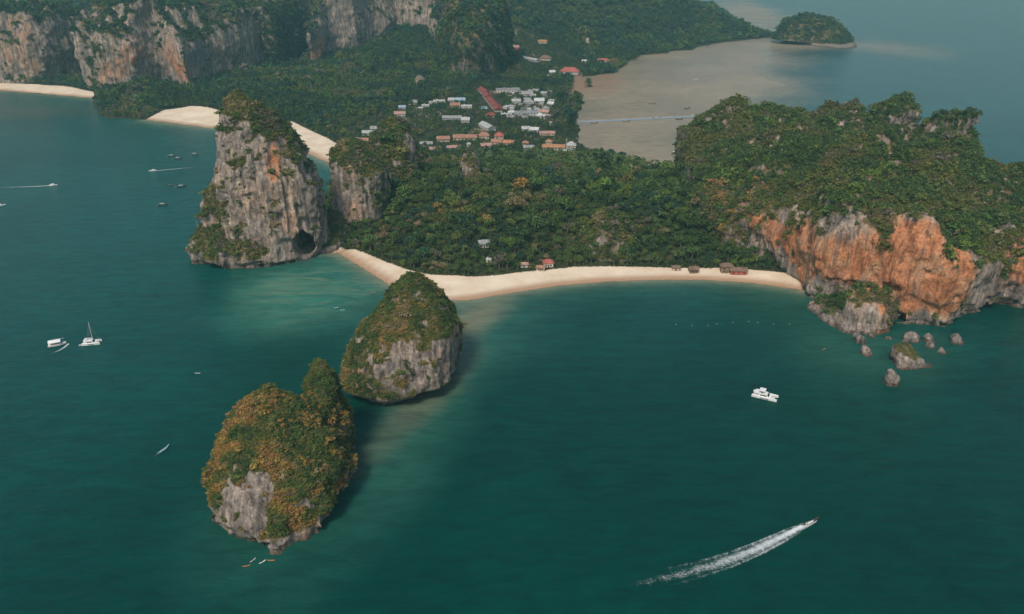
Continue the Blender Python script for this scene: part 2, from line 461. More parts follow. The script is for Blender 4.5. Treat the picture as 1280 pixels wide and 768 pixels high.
gx = np.arange(-1750, 960, 6.0, dtype=np.float32)
gy = np.concatenate([np.arange(548, 1000, 4.0), np.arange(1000, 1700, 6.5), np.arange(1700, 3500, 14.0)]).astype(np.float32)
TX, TY = np.meshgrid(gx, gy, indexing='ij')
TZ = ground_z(TX, TY)
shore = poly_sd(LAND, TX, TY)
sandm = np.full(TX.shape, -99, np.float32)
for b in BEACHES: sandm = np.maximum(sandm, poly_sd(b, TX, TY))
VILLAGE = [G([(455, 168), (500, 148), (535, 138), (600, 128), (612, 112), (640, 108), (690, 112), (696, 140), (660, 150), (600, 152), (540, 158)]),
           G([(540, 178), (575, 165), (640, 160), (660, 170), (730, 172), (722, 190), (600, 186)]),
           G([(640, 62), (665, 68), (700, 78), (722, 88), (715, 98), (690, 100), (660, 84), (640, 76)])]
vill = np.full(TX.shape, -99, np.float32)
for b in VILLAGE: vill = np.maximum(vill, poly_sd(b, TX, TY))
mudb = np.maximum(poly_sd(MUDBANK, TX, TY), poly_sd(G([(735, 104), (755, 110), (790, 95), (800, 80), (870, 63), (835, 67), (800, 70), (785, 80), (768, 92), (748, 94)]), TX, TY))
keep = shore > -30
cell = keep[:-1, :-1] & keep[1:, :-1] & keep[1:, 1:] & keep[:-1, 1:]
vid = np.full(TX.shape, -1, np.int64)
used = np.zeros(TX.shape, bool)
used[:-1, :-1] |= cell; used[1:, :-1] |= cell; used[1:, 1:] |= cell; used[:-1, 1:] |= cell
vid[used] = np.arange(used.sum())
ci, cj = np.nonzero(cell)
Q = np.stack([vid[ci, cj], vid[ci + 1, cj], vid[ci + 1, cj + 1], vid[ci, cj + 1]], 1)
me = mesh_np("land", np.stack([TX[used], TY[used], TZ[used]], 1), Q)
fattr(me, "sand", np.clip(0.5 + sandm[used] / 8.0, 0, 1))
fattr(me, "wet", (1 - sstep(3.0, 12.0, shore[used])) * 0.9)
fattr(me, "dirt", np.clip(0.30 + np.clip(vill[used] / 60.0, -.3, .12) + 0.16 * fbm(TX[used] / 22, TY[used] / 30, TX[used] * 0, 2, 44), 0, 0.62))
fattr(me, "mud", sstep(-6, 6, mudb[used]) * 0.9)
link("land", me, M_LAND, kind="structure", label="low green land with pale sand beaches between the cliffs")

# ---- the sea: colour follows the sea bed and the turbid water over the flats
sxs = np.concatenate([np.arange(-9000, -1600, 400), np.arange(-1600, -420, 20), np.arange(-420, 420, 7), np.arange(420, 1600, 20), np.arange(1600, 9001, 400)]).astype(np.float32)
sys_ = np.concatenate([np.arange(-600, 180, 60), np.arange(180, 760, 7), np.arange(760, 1500, 14), np.arange(1500, 3200, 28), np.arange(3200, 15001, 500)]).astype(np.float32)
SX, SY = np.meshgrid(sxs, sys_, indexing='ij')
dsh = -poly_sd(LAND, SX, SY)
dbeach = np.full(SX.shape, 1e5, np.float32)
for b in BEACHES: dbeach = np.minimum(dbeach, -poly_sd(b, SX, SY))
wob = fbm(SX / 120, SY / 120, SX * 0, 4, 31)
wob2 = fbm(SX / 45, SY / 45, SX * 0, 3, 37)
col = np.zeros(SX.shape + (3,), np.float32)
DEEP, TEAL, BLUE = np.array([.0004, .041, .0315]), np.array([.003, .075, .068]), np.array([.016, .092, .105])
SHAL, SANDW, MUDC = np.array([.028, .125, .095]), np.array([.34, .30, .19]), np.array([.29, .230, .158])
def lay(w, c):
    global col
    col = col + (np.asarray(c, np.float32) - col) * np.clip(w, 0, 1)[..., None]
def blob(px, py, rx, ry, rot=0.0, soft=0.6):
    cx, cy = gnd(px, py); c, s = math.cos(rot), math.sin(rot)
    u = ((SX - cx) * c + (SY - cy) * s) / rx; v = (-(SX - cx) * s + (SY - cy) * c) / ry
    r = np.sqrt(u * u + v * v) + 0.16 * wob2
    return 1 - sstep(1 - soft, 1 + soft * 0.4, r)
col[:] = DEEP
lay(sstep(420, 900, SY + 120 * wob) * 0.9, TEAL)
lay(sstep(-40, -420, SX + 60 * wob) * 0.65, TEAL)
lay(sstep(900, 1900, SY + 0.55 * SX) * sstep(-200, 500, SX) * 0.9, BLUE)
lay(np.exp(-np.maximum(dbeach, 0) / 26.0) * 0.75, SHAL)
lay(blob(385, 365, 75, 75) * 0.95, SHAL * 1.25)
lay(blob(560, 420, 75, 70, 0.5) * 0.75, SHAL)
lay(blob(510, 540, 30, 105, -0.2, 0.9) * 0.62, SHAL)
lay(blob(585, 405, 20, 55, -0.5, 0.9) * 0.75, SANDW * 0.6)
lay(blob(530, 500, 13, 75, -0.42, 0.9) * 0.5, SANDW * 0.5)
lay(blob(330, 660, 40, 60, 0.3, 0.9) * 0.4, SHAL)
lay(blob(1090, 440, 60, 45, 0.1, 0.9) * 0.5, SHAL)
lay(blob(30, 140, 230, 60, 0.0, 0.9) * 0.45, np.array([.07, .10, .085]))
lay(np.exp(-np.maximum(dbeach, 0) / 5.0) * 0.65, SANDW)
md = poly_sd(MUDFLAT, SX, SY)
mudw = sstep(-170, 40, md + 45 * wob) * sstep(660, 760, SY)
far_mud = np.maximum(blob(1105, 60, 130, 190, 0.3, 0.9) * 0.55, blob(935, 14, 130, 900, -0.15, 0.8) * 0.98)
lay(np.maximum(mudw * 0.98, far_mud), MUDC)
lay(blob(750, 103, 48, 150, -0.25, 0.8) * 0.95, np.array([.30, .19, .12]))
lay(blob(860, 80, 110, 260, -0.3, 0.9) * 0.35, np.array([.20, .20, .17]))
shoal = np.maximum(blob(390, 362, 62, 60), 0.55 * np.maximum(blob(585, 405, 25, 60, -0.5, 0.9), blob(530, 500, 18, 85, -0.42, 0.9)))
shoal = np.maximum(shoal, 0.25 * np.exp(-np.maximum(dbeach, 0) / 20.0))
n0, n1 = SX.shape
idg = np.arange(n0 * n1).reshape(n0, n1)
Q = np.stack([idg[:-1, :-1].ravel(), idg[1:, :-1].ravel(), idg[1:, 1:].ravel(), idg[:-1, 1:].ravel()], 1)
me = mesh_np("sea", np.stack([SX.ravel(), SY.ravel(), SX.ravel() * 0], 1), Q)
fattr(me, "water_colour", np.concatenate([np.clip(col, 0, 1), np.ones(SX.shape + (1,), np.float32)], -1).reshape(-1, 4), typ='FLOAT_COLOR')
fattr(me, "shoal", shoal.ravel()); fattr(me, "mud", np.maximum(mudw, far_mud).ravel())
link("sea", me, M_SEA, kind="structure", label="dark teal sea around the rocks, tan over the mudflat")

# ------------------------------------------------------------------ limestone rocks
def ell(z, xl, xr, Yc, ry, n=28, p=2.5, skew=0.0):
    a, b = xof(xl, Yc, z), xof(xr, Yc, z)
    cx, rx = (a + b) / 2, (b - a) / 2
    out = []
    for k in range(n):
        t = 2 * math.pi * k / n; c, s = math.cos(t), math.sin(t)
        out.append((cx + rx * math.copysign(abs(c) ** (2 / p), c), Yc + skew * c * rx + ry * math.copysign(abs(s) ** (2 / p), s)))
    return (z, out)
def form_layers(layers):
    def f(X2, Y2, zs):
        sds = [poly_sd(P, X2, Y2) for _, P in layers]; zz = [z for z, _ in layers]
        F = np.empty(X2.shape + (len(zs),), np.float32)
        for k, z in enumerate(zs):
            if z <= zz[0]: F[..., k] = sds[0]
            elif z >= zz[-1]: F[..., k] = np.minimum(sds[-1], 3) - (z - zz[-1]) * 1.2
            else:
                i = max(j for j in range(len(zz)) if zz[j] <= z)
                t = (z - zz[i]) / (zz[i + 1] - zz[i])
                F[..., k] = sds[i] * (1 - t) + sds[i + 1] * t
        return F
    return f
def form_massif(poly, tops, inset, k=7.0, lump=5.0, lump_size=26.0, seed=3):
    tops = np.array(tops, np.float64)
    D = np.hypot(tops[:, None, 0] - tops[None, :, 0], tops[:, None, 1] - tops[None, :, 1])
    A = np.block([[D, np.ones((len(tops), 1))], [np.ones((1, len(tops))), np.zeros((1, 1))]])
    w = np.linalg.solve(A, np.append(tops[:, 2], 0))
    def f(X2, Y2, zs):
        H = np.full(X2.shape, w[-1], np.float32)
        for i in range(len(tops)):
            H += np.float32(w[i]) * np.hypot(X2 - np.float32(tops[i, 0]), Y2 - np.float32(tops[i, 1]))
        H += lump * (2.2 * np.abs(fbm(X2 / lump_size, Y2 / lump_size, X2 * 0, 2, seed)) - 0.75) + 0.3 * lump * fbm(X2 / 14, Y2 / 14, X2 * 0, 2, seed + 5)
        s = poly_sd(poly, X2, Y2)
        F = np.empty(X2.shape + (len(zs),), np.float32)
        for i, z in enumerate(zs):
            F[..., i] = smin(s - inset(z), (H - z) * 0.75, k)
        return F
    return f
ROCKS = {}
def vert_normals(me):
    n = np.empty(len(me.vertices) * 3, np.float32); me.vertices.foreach_get("normal", n)
    return n.reshape(-1, 3)
def rock(name, key, forms, lo, hi, vox, big=3.5, bigs=26.0, flute=2.2, fls=5.5, fine=0.7, mid=1.0, caves=(), ochre=(), vegs=(), vbias=0.0, vthr=0.55, och0=0.0, notch=1.4, seed=0, **props):
    xs = np.arange(lo[0], hi[0], vox, dtype=np.float32); ys = np.arange(lo[1], hi[1], vox, dtype=np.float32); zs = np.arange(lo[2], hi[2], vox, dtype=np.float32)
    X2, Y2 = np.meshgrid(xs, ys, indexing='ij')
    F = None
    for fm in forms:
        g = fm(X2, Y2, zs)
        F = g if F is None else np.maximum(F, g)
    band = np.abs(F) < (big * 1.6 + flute * 1.6 + fine * 2 + 2 * vox)
    I, J, K = np.nonzero(band)
    x, y, z = xs[I], ys[J], zs[K]
    wx = x + 4 * noise3(x / 14, y / 14, z / 30, 91 + seed)
    d = big * fbm(x / bigs, y / bigs, z / (bigs * 1.5), 2, seed + 1)
    fl = 1 - np.abs(noise3(wx / fls, y / fls, z / (fls * 7), seed + 2)) * 2
    d += flute * fl * (0.55 + 0.6 * noise3(x / 30, y / 30, z / 20, seed + 4))
    d += 0.45 * flute * (1 - np.abs(noise3(wx / (fls * .45), y / (fls * .45), z / (fls * 2.6), seed + 12)) * 2)
    d += mid * fbm(x / 9.5, y / 9.5, z / 8.0, 2, seed + 23)
    d += fine * fbm(x / 3.6, y / 3.6, z / 3.2, 2, seed + 3)
    if notch: d -= 1.4 * notch * np.exp(-((z - 1.3) / 1.5) ** 2)
    F[I, J, K] += d
    for (cx, cy, cz, rx, ry, rz) in caves:
        X = (X2 - cx) / rx; Y = (Y2 - cy) / ry
        for k, zz in enumerate(zs):
            q = (np.sqrt(X * X + Y * Y + ((zz - cz) / rz) ** 2) - 1) * min(rx, ry, rz)
            F[..., k] = np.minimum(F[..., k], q)
    F[0] = F[-1] = -1; F[:, 0] = F[:, -1] = -1; F[..., -1] = -1
    F[..., 0] = -1
    V, Q = surface_nets(F, (lo[0], lo[1], lo[2]), vox)
    me = mesh_np(name, V, Q)
    nrm = vert_normals(me)
    nzz = nrm[:, 2]
    oc = np.full(len(V), och0, np.float32)
    for (cx, cy, cz, rx, ry, rz, s) in ochre:
        r = np.sqrt(((V[:, 0] - cx) / rx) ** 2 + ((V[:, 1] - cy) / ry) ** 2 + ((V[:, 2] - cz) / rz) ** 2)
        oc += s * (1 - sstep(0.55, 1.15, r + 0.25 * noise3(V[:, 0] / 9, V[:, 1] / 9, V[:, 2] / 16, 77)))
    vv = nzz + 0.22 * fbm(V[:, 0] / 5, V[:, 1] / 5, V[:, 2] / 5, 2, seed + 43) + 0.40 * fbm(V[:, 0] / 13, V[:, 1] / 13, V[:, 2] / 15, 3, seed + 40) + vbias
    for (cx, cy, cz, rx, ry, rz, s) in vegs:
        r = np.sqrt(((V[:, 0] - cx) / rx) ** 2 + ((V[:, 1] - cy) / ry) ** 2 + ((V[:, 2] - cz) / rz) ** 2)
        vv += s * (1 - sstep(0.6, 1.2, r + 0.65 * fbm(V[:, 0] / 5.5, V[:, 1] / 5.5, V[:, 2] / 6, 3, 78)))
    veg = sstep(vthr - 0.2, vthr + 0.2, vv) * sstep(3.0, 7.0, V[:, 2])
    fattr(me, "ochre", np.clip(oc, 0, 1)); fattr(me, "veg", veg)
    o = link(name, me, M_ROCK, **props)
    ROCKS[key] = (V, nrm, veg, vox)
    return o
def B(px, py, Y, rx, ry, rz, s): return (*at(px, py, Y), rx, ry, rz, s)
def bbox(px0, px1, Y0, Y1, z1, z0=-3):
    a = min(xof(px0, Y0, 0), xof(px0, Y1, 0)); b = max(xof(px1, Y0, 0), xof(px1, Y1, 0))
    return (a, Y0, z0), (b, Y1, z1)

# front islet, with its pinnacle
FA = G([(272, 632), (277, 652), (293, 667), (325, 674), (345, 686), (370, 679), (398, 662), (415, 640), (432, 622), (438, 600)])
A1 = form_layers([(0, FA + [(-84, 350), (-110, 356), (-138, 344), (-147, 325)]), ell(12, 274, 430, 316, 35, p=2.6), ell(25, 277, 421, 318, 31), ell(34, 283, 403, 321, 27, p=2.7), ell(42, 297, 380, 325, 20, p=2.7), ell(47, 314, 356, 328, 10)])
A2 = form_layers([ell(0, 370, 437, 344, 26), ell(20, 377, 428, 346, 22), ell(33, 380, 424, 349, 16), ell(44, 385, 418, 351, 11), ell(50, 388, 411, 352, 7), ell(54, 392, 404, 353, 4)])
lo, hi = bbox(235, 470, 262, 388, 74)
rock("rock_islet", "A", [A1, A2], lo, hi, 1.0, big=3.2, bigs=15, flute=1.9, fls=4.5, mid=1.9, caves=[(*gnd(428, 618), 5, 8, 9, 7)], vthr=0.30, vbias=0.55, och0=0.10,
     vegs=[B(300, 625, 288, 17, 17, 11, -1.1), B(322, 600, 290, 11, 14, 9, -1.0), B(285, 655, 293, 16, 16, 7, -0.8), B(345, 682, 280, 12, 12, 6, -0.9), B(396, 452, 348, 6, 9, 6, -1.2), B(420, 642, 302, 14, 16, 7, -0.9), B(390, 668, 288, 10, 12, 4, -0.8)],
     ochre=[B(408, 645, 308, 14, 18, 10, 0.8), B(275, 650, 302, 10, 18, 7, 0.4)], seed=1,
     label="nearest rounded limestone islet covered in golden and green scrub with a side pinnacle", category="rock islet", group="limestone islets in the bay")
# second islet, cone shaped with hanging stalactites
FB = G([(437, 468), (444, 486), (458, 500), (482, 510), (500, 501), (520, 488), (545, 468), (562, 450), (568, 430)])
B1 = form_layers([(0, FB + [(-45, 475), (-80, 478), (-105, 462)]), ell(9, 431, 574, 431, 37, skew=0.22), ell(25, 443, 573, 432, 33, skew=0.2), ell(38, 462, 570, 434, 28, skew=0.15), ell(44, 474, 561, 435, 23), ell(51, 484, 550, 436, 17), ell(57, 493, 542, 437, 11), ell(62, 505, 530, 438, 5)])
lo, hi = bbox(405, 600, 374, 494, 78)
rock("rock_islet", "B", [B1], lo, hi, 1.0, big=2.8, bigs=15, flute=2.2, fls=4.0, mid=1.8, notch=2.2, caves=[(*gnd(528, 490), 1, 5, 6, 5), (*gnd(500, 508), 0.5, 5, 4, 3), (*gnd(556, 468), 2, 6, 4, 4)], vthr=0.45, vbias=0.30, och0=0.12,
     vegs=[B(512, 458, 400, 26, 25, 15, -0.5), B(545, 455, 420, 12, 16, 7, -0.4), B(540, 385, 425, 12, 18, 8, -0.35), B(500, 385, 415, 14, 18, 7, -0.2), B(455, 480, 405, 16, 18, 10, 0.35), B(470, 420, 420, 14, 20, 14, 0.25), B(555, 400, 430, 12, 22, 10, 0.2)],
     ochre=[B(452, 460, 410, 10, 18, 10, 0.55), B(550, 405, 430, 14, 20, 14, 0.5)], seed=2,
     label="cone shaped limestone islet with stalactites hanging over the water nearer the beach", category="rock islet", group="limestone islets in the bay")
# tall rock at the west end of the beach
C1 = form_layers([ell(0, 258, 404, 652, 36), ell(13, 254, 408, 652, 37), ell(27, 255, 404, 650, 34), ell(48, 260, 400, 650, 32), ell(69, 270, 391, 650, 29), ell(89, 277, 376, 650, 25), ell(104, 279, 360, 650, 21), ell(118, 280, 338, 650, 15), ell(127, 282, 318, 650, 9), ell(132, 286, 304, 650, 4)])
C2 = form_layers([(0, G([(238, 322), (244, 330), (262, 333), (278, 330), (290, 337), (301, 334), (320, 323), (345, 313), (378, 309), (398, 300)]) + [(-180, 700), (-270, 690)]), ell(7, 240, 384, 645, 34), ell(15, 246, 330, 634, 24), ell(24, 252, 306, 634, 17), ell(31, 258, 288, 636, 9)])
C3 = form_layers([ell(0, 366, 434, 672, 30), ell(5, 372, 432, 674, 27), ell(11, 388, 430, 684, 18), ell(17, 400, 426, 692, 8)])
lo, hi = bbox(225, 440, 598, 716, 148)
rock("sea_stack", "C", [C1, C2, C3], lo, hi, 1.35, big=3.8, bigs=24, flute=2.4, fls=5.5, mid=2.2, fine=1.1, caves=[(xof(384, 640, 10), 640, 15, 8.5, 34, 13), (*at(325, 310, 622)[:2], 4, 6, 8, 11), (*at(300, 308, 622)[:2], 3, 5, 7, 8), (*at(340, 190, 622)[:2], 88, 5, 6, 11)],
     vthr=0.62, vbias=0.05, och0=0.24, vegs=[B(300, 130, 640, 26, 30, 18, 0.6), B(340, 158, 635, 26, 30, 11, 0.5), B(385, 185, 640, 14, 26, 12, 0.4), B(268, 262, 625, 12, 20, 18, 0.6), B(280, 308, 620, 32, 26, 16, 0.6), B(325, 265, 618, 10, 10, 8, 0.2), B(412, 282, 680, 14, 20, 10, 0.5)],
     ochre=[B(340, 200, 620, 7, 12, 20, 0.55), B(365, 220, 620, 20, 16, 34, 0.16), B(320, 250, 618, 18, 16, 20, 0.22), B(270, 290, 620, 14, 16, 12, 0.25), B(365, 285, 618, 18, 16, 14, 0.22)], seed=3,
     label="tall grey limestone sea stack with scrub on its crown at the beach's left end", category="rock stack")
# pillars beside the stack and in the wood
D1 = form_layers([ell(0, 420, 482, 724, 27), ell(30, 416, 485, 724, 26), ell(54, 413, 482, 724, 24), ell(68, 415, 470, 725, 18), ell(76, 424, 455, 726, 9)])
lo, hi = bbox(395, 505, 685, 768, 92)
rock("rock_pillar", "D", [D1], lo, hi, 1.4, big=3.2, bigs=22, flute=2.2, fls=5.5, caves=[(*at(442, 275, 700)[:2], 5, 7, 8, 6)], vthr=0.58, vbias=0.08, och0=0.24, vegs=[B(425, 205, 705, 16, 22, 20, 0.45), B(475, 250, 705, 14, 22, 30, 0.5)],
     ochre=[B(445, 265, 700, 18, 14, 14, 0.25)], seed=4, label="squat grey limestone pillar beside the tall sea stack", category="rock pillar")
E1 = form_layers([ell(0, 455, 532, 805, 34), ell(40, 460, 523, 805, 28), ell(66, 467, 513, 806, 18), ell(78, 478, 503, 806, 8)])
lo, hi = bbox(435, 550, 758, 850, 94)
rock("rock_pillar", "E", [E1], lo, hi, 1.6, big=3.4, bigs=22, flute=2.0, fls=6, vthr=0.32, vbias=0.42, vegs=[B(512, 180, 800, 7, 20, 22, -0.8)], seed=5,
     label="scrub covered limestone pinnacle rising behind the squat pillar", category="rock pillar")
P1 = form_layers([ell(0, 570, 604, 792, 18), ell(40, 576, 599, 792, 13), ell(52, 581, 594, 793, 6)])
lo, hi = bbox(552, 622, 762, 822, 66)
rock("rock_pillar", "P", [P1], lo, hi, 1.5, big=2.0, bigs=14, flute=1.6, fls=5, vthr=0.62, och0=0.2, vegs=[B(570, 225, 780, 7, 20, 30, 0.6)], seed=6, label="pale rock spur sticking out of the middle of the wood", category="rock pillar")
P2 = form_layers([ell(0, 724, 800, 640, 24), ell(22, 734, 790, 641, 19), ell(36, 745, 774, 642, 10)])
lo, hi = bbox(705, 822, 606, 675, 50)
rock("rock_pillar", "Q", [P2], lo, hi, 1.4, big=2.2, bigs=14, flute=1.6, fls=5, vthr=0.40, vbias=0.40, och0=0.15, vegs=[B(752, 296, 620, 6, 16, 9, -0.6), B(775, 312, 620, 6, 16, 7, -0.6)], seed=7, label="low scrubby rock knoll just behind the beach centre", category="rock pillar")

# east headland with the orange cliff
KB = G([(1003, 360), (1012, 372), (1035, 380), (1062, 383), (1090, 392), (1115, 402), (1140, 406), (1165, 411), (1185, 410), (1203, 396), (1225, 388), (1255, 386), (1280, 384), (1330, 378)])
KP = KB + [(500, 560), (540, 680), (515, 790), (488, 850), (455, 900), (380, 925), (280, 932), (205, 905)] + G([(846, 225), (858, 262), (880, 296), (905, 318), (940, 326), (972, 336)])
KT = [at(*p) for p in [(857, 162, 850), (872, 148, 845), (902, 145, 850), (930, 140, 865), (960, 135, 880), (1000, 130, 890), (1035, 130, 890), (1068, 127, 890), (1095, 128, 880), (1122, 141, 870), (1133, 132, 862), (1152, 172, 862), (1172, 140, 858), (1195, 142, 852), (1208, 150, 850),
                              (950, 162, 790), (905, 172, 790), (880, 205, 770),
                              (960, 168, 740), (1020, 168, 730), (1090, 174, 715), (1150, 181, 700), (1195, 194, 690), (1225, 212, 690), (1250, 226, 680), (1285, 222, 670),
                              (895, 245, 690), (930, 225, 675), (980, 222, 650), (1040, 215, 640), (1110, 215, 630), (1170, 222, 630), (1215, 250, 620), (1250, 270, 600),
                              (905, 272, 636), (940, 256, 604), (985, 250, 580), (1030, 258, 560), (1062, 272, 542), (1085, 270, 530), (1098, 255, 524), (1126, 257, 520), (1155, 265, 517), (1180, 281, 512), (1200, 300, 508), (1218, 318, 514), (1240, 315, 534), (1262, 296, 545), (1285, 284, 552), (1330, 280, 570)]]
KT = [(a, b, c - ((10.0 if a > 250 else 7.0) if b > 760 else 6.0 if b > 600 else 4.5)) for a, b, c in KT]
KT += [(xof(p_, y_, z_), y_, z_) for p_, y_, z_ in ((1010, 815, 52), (1070, 810, 38), (1120, 800, 28), (1165, 790, 20), (1205, 790, 14), (1240, 790, 10), (1255, 750, 20))]
KT += [(520, 600, 50), (540, 700, 36), (530, 790, 20), (400, 925, 40), (280, 930, 40)]
K1 = form_massif(KP, KT, lambda z: 1.5 + 1.5 * math.sin(z / 9.0) - 3.0 * math.exp(-((z - 30) / 22) ** 2) + max(0, z - 55) * 0.25, k=6, lump=9.5, lump_size=46, seed=9)
K2 = form_layers([(0, G([(1010, 380), (1013, 390), (1032, 406), (1060, 416), (1085, 418), (1100, 416), (1109, 402), (1105, 385), (1080, 375), (1040, 372)])), (6, G([(1020, 384), (1040, 402), (1070, 412), (1100, 412), (1106, 398), (1080, 380)])),
                  ell(14, 1060, 1106, 506, 9), ell(24, 1068, 1102, 508, 6), ell(30, 1076, 1096, 509, 3)])
K3 = form_massif([(466, 846), (485, 842), (490, 868), (470, 878), (460, 872), (458, 855)], [at(1172, 140, 858), at(1195, 138, 852), at(1211, 145, 852), (470, 880, 68)], lambda z: 0.0, k=5, lump=1, seed=4)
K4 = form_massif([xy for xy in [(at(1108, 140, 866)[0], 850), (at(1140, 140, 866)[0], 850), (at(1138, 140, 876)[0], 884), (at(1110, 140, 876)[0], 884)]], [at(1133, 126, 862), at(1112, 138, 862), at(1145, 142, 862), at(1130, 132, 880)], lambda z: 0.0, k=5, lump=2, seed=5)
rock("headland", "K", [K1, K2, K3, K4], (110, 468, -3), (570, 950, 112), 1.6, big=3.6, bigs=26, flute=2.6, fls=5.5, fine=0.8, notch=1.8,
     caves=[(*gnd(1058, 372), 4, 10, 9, 7), (*gnd(1040, 368), 5, 9, 8, 8), (*gnd(975, 335), 6, 5, 6, 10), (*gnd(1120, 400), 4, 8, 6, 6), (*gnd(1245, 384), 3, 16, 7, 5)],
     vthr=0.50, vbias=0.24, mid=1.8, och0=0.30, vegs=[B(890, 240, 690, 45, 70, 40, 0.28), B(905, 300, 630, 25, 30, 22, 0.35), B(1040, 388, 500, 26, 14, 8, -0.55), B(1085, 345, 512, 8, 10, 5, 0.5), B(1086, 392, 498, 13, 12, 12, -0.9), B(1060, 412, 488, 40, 8, 3, -0.8), B(960, 300, 585, 20, 24, 14, -0.3), B(940, 318, 590, 16, 14, 10, 0.4), B(1188, 230, 640, 10, 30, 14, -0.22), B(860, 165, 840, 25, 40, 40, 0.2),
                              B(1140, 325, 510, 46, 20, 32, -1.1), B(1060, 320, 536, 36, 28, 28, -0.9), B(1000, 320, 562, 30, 30, 28, -0.75), B(1260, 345, 545, 40, 24, 24, -0.7)],
     ochre=[B(1140, 335, 508, 56, 26, 40, 0.66), B(1110, 285, 520, 16, 22, 14, 0.5), B(1190, 360, 505, 24, 20, 24, 0.4), B(1050, 330, 535, 30, 30, 28, 0.5), B(950, 300, 590, 40, 34, 24, 0.6), B(990, 320, 570, 30, 30, 30, 0.55), B(1100, 410, 500, 10, 12, 6, 0.5), B(1265, 330, 545, 36, 30, 26, 0.5), B(920, 250, 640, 34, 40, 20, 0.3), B(1190, 300, 515, 18, 16, 14, 0.3)],
     seed=9, label="broad green limestone headland with a sheer orange cliff at the right end of the beach", category="headland")

# cliffs behind the west bay
def inset_far(z): return 3 * math.sin(z / 15.0) + z * 0.05
FP = G([(-90, 103), (-30, 106), (20, 107), (44, 107), (62, 105)]) + [(-790, 1650), (-1200, 1650)]
F1 = form_massif(FP, [at(*p) for p in [(-60, 30, 1500), (5, 26, 1495), (38, 24, 1495), (62, 36, 1500), (72, 55, 1510), (20, 8, 1560), (60, 14, 1560), (-60, 0, 1600)]] + [(-900, 1650, 120)], inset_far, k=9, lump=9, lump_size=45, seed=12)
G1 = form_massif(G([(104, 112), (134, 114), (172, 113), (205, 108), (236, 118), (250, 111), (272, 104), (296, 100), (316, 94)]) + [(-470, 1720), (-700, 1720), (-760, 1560)],
                 [at(*p) for p in [(96, 46, 1430), (128, 36, 1425), (160, 38, 1425), (185, 13, 1440), (212, 42, 1425), (238, 64, 1430), (280, 66, 1480), (325, 55, 1530), (130, 10, 1520), (185, 4, 1500), (230, 18, 1540), (290, 22, 1600), (330, 20, 1640), (200, -5, 1640), (120, -5, 1640), (290, -5, 1700)]], inset_far, k=9, lump=9, lump_size=45, seed=13)
lo, hi = (-1150, 1380, -3), (-380, 1740, 175)
rock("cliff", "FG", [F1, G1], lo, hi, 2.8, big=9, bigs=52, flute=2.6, fls=14, fine=1.0, notch=0, vthr=0.50, vbias=0.06, mid=2.5, och0=0.33, caves=[(*at(195, 95, 1405)[:2], 14, 8, 10, 10)],
     vegs=[B(82, 65, 1480, 24, 110, 90, 1.3), B(330, 70, 1540, 30, 120, 80, 1.3), B(115, 72, 1410, 40, 40, 22, 0.45), B(55, 80, 1480, 30, 40, 26, 0.25), B(180, 70, 1410, 55, 40, 40, -0.25), B(215, 60, 1420, 60, 60, 34, -0.2)],
     ochre=[B(18, 55, 1490, 40, 40, 60, 0.22), B(185, 65, 1420, 60, 50, 50, 0.32), B(130, 95, 1410, 70, 50, 26, 0.25), B(225, 95, 1405, 24, 40, 34, 0.32)], seed=12,
     label="far limestone cliffs with orange faces above the west bay beach", category="cliff", group="far limestone cliffs")
H1 = form_massif(G([(336, 92), (352, 90), (378, 82)]) + [(-440, 1950), (-560, 1900)], [at(*p) for p in [(345, 8, 1680), (368, 6, 1730), (340, -8, 1800), (370, -8, 1850)]], inset_far, k=9, lump=9, lump_size=45, seed=14)
H2 = form_massif(G([(390, 87), (403, 84), (415, 79), (450, 76), (470, 70), (500, 66), (538, 70), (546, 80)]) + [(-160, 2000), (-440, 2000)],
                 [at(*p) for p in [(386, 45, 1700), (402, 25, 1710), (412, 3, 1725), (440, 0, 1735), (470, 0, 1740), (500, 4, 1750), (525, 22, 1750), (540, 45, 1745), (430, -12, 1850), (500, -10, 1850), (540, 5, 1830), (470, -18, 1950)]], inset_far, k=9, lump=9, lump_size=45, seed=15)
I1 = form_massif(G([(552, 103), (575, 108), (600, 108), (624, 103)]) + [(0, 1680), (-130, 1680)], [at(*p) for p in [(556, 30, 1530), (575, 12, 1540), (600, 8, 1545), (620, 25, 1540), (590, 4, 1600), (615, 10, 1620), (560, 10, 1620)]], inset_far, k=10, lump=8, lump_size=40, seed=16)
rock("cliff", "H", [H1, H2], (-640, 1640, -3), (-120, 2020, 185), 3.0, big=9, bigs=50, flute=2.6, fls=14, fine=1.0, notch=0, vthr=0.56, vbias=0.02, mid=2.5, och0=0.33,
     vegs=[B(356, 50, 1700, 46, 120, 90, 1.1), B(440, 35, 1740, 90, 50, 40, -0.15)], ochre=[B(400, 65, 1715, 50, 50, 40, 0.32), B(480, 40, 1750, 60, 50, 34, 0.32), B(415, 10, 1730, 24, 30, 30, 0.36)], seed=14,
     label="far grey limestone cliff with orange patches above the wood, top centre left", category="cliff", group="far limestone cliffs")
rock("cliff", "I", [I1], (-190, 1470, -3), (50, 1720, 170), 3.0, big=7, bigs=45, flute=4, fls=11, fine=1.0, notch=0, vthr=0.22, vbias=0.5, och0=0.15, vegs=[B(582, 85, 1520, 5, 40, 26, -0.7), B(612, 80, 1520, 8, 40, 20, -0.6), B(566, 95, 1520, 3, 40, 20, -0.6)], seed=16,
     label="green overgrown limestone tower behind the village", category="cliff", group="far limestone cliffs")
S1 = form_layers([ell(0, 496, 536, 1560, 16), ell(24, 504, 528, 1562, 12), ell(44, 511, 521, 1564, 5)])
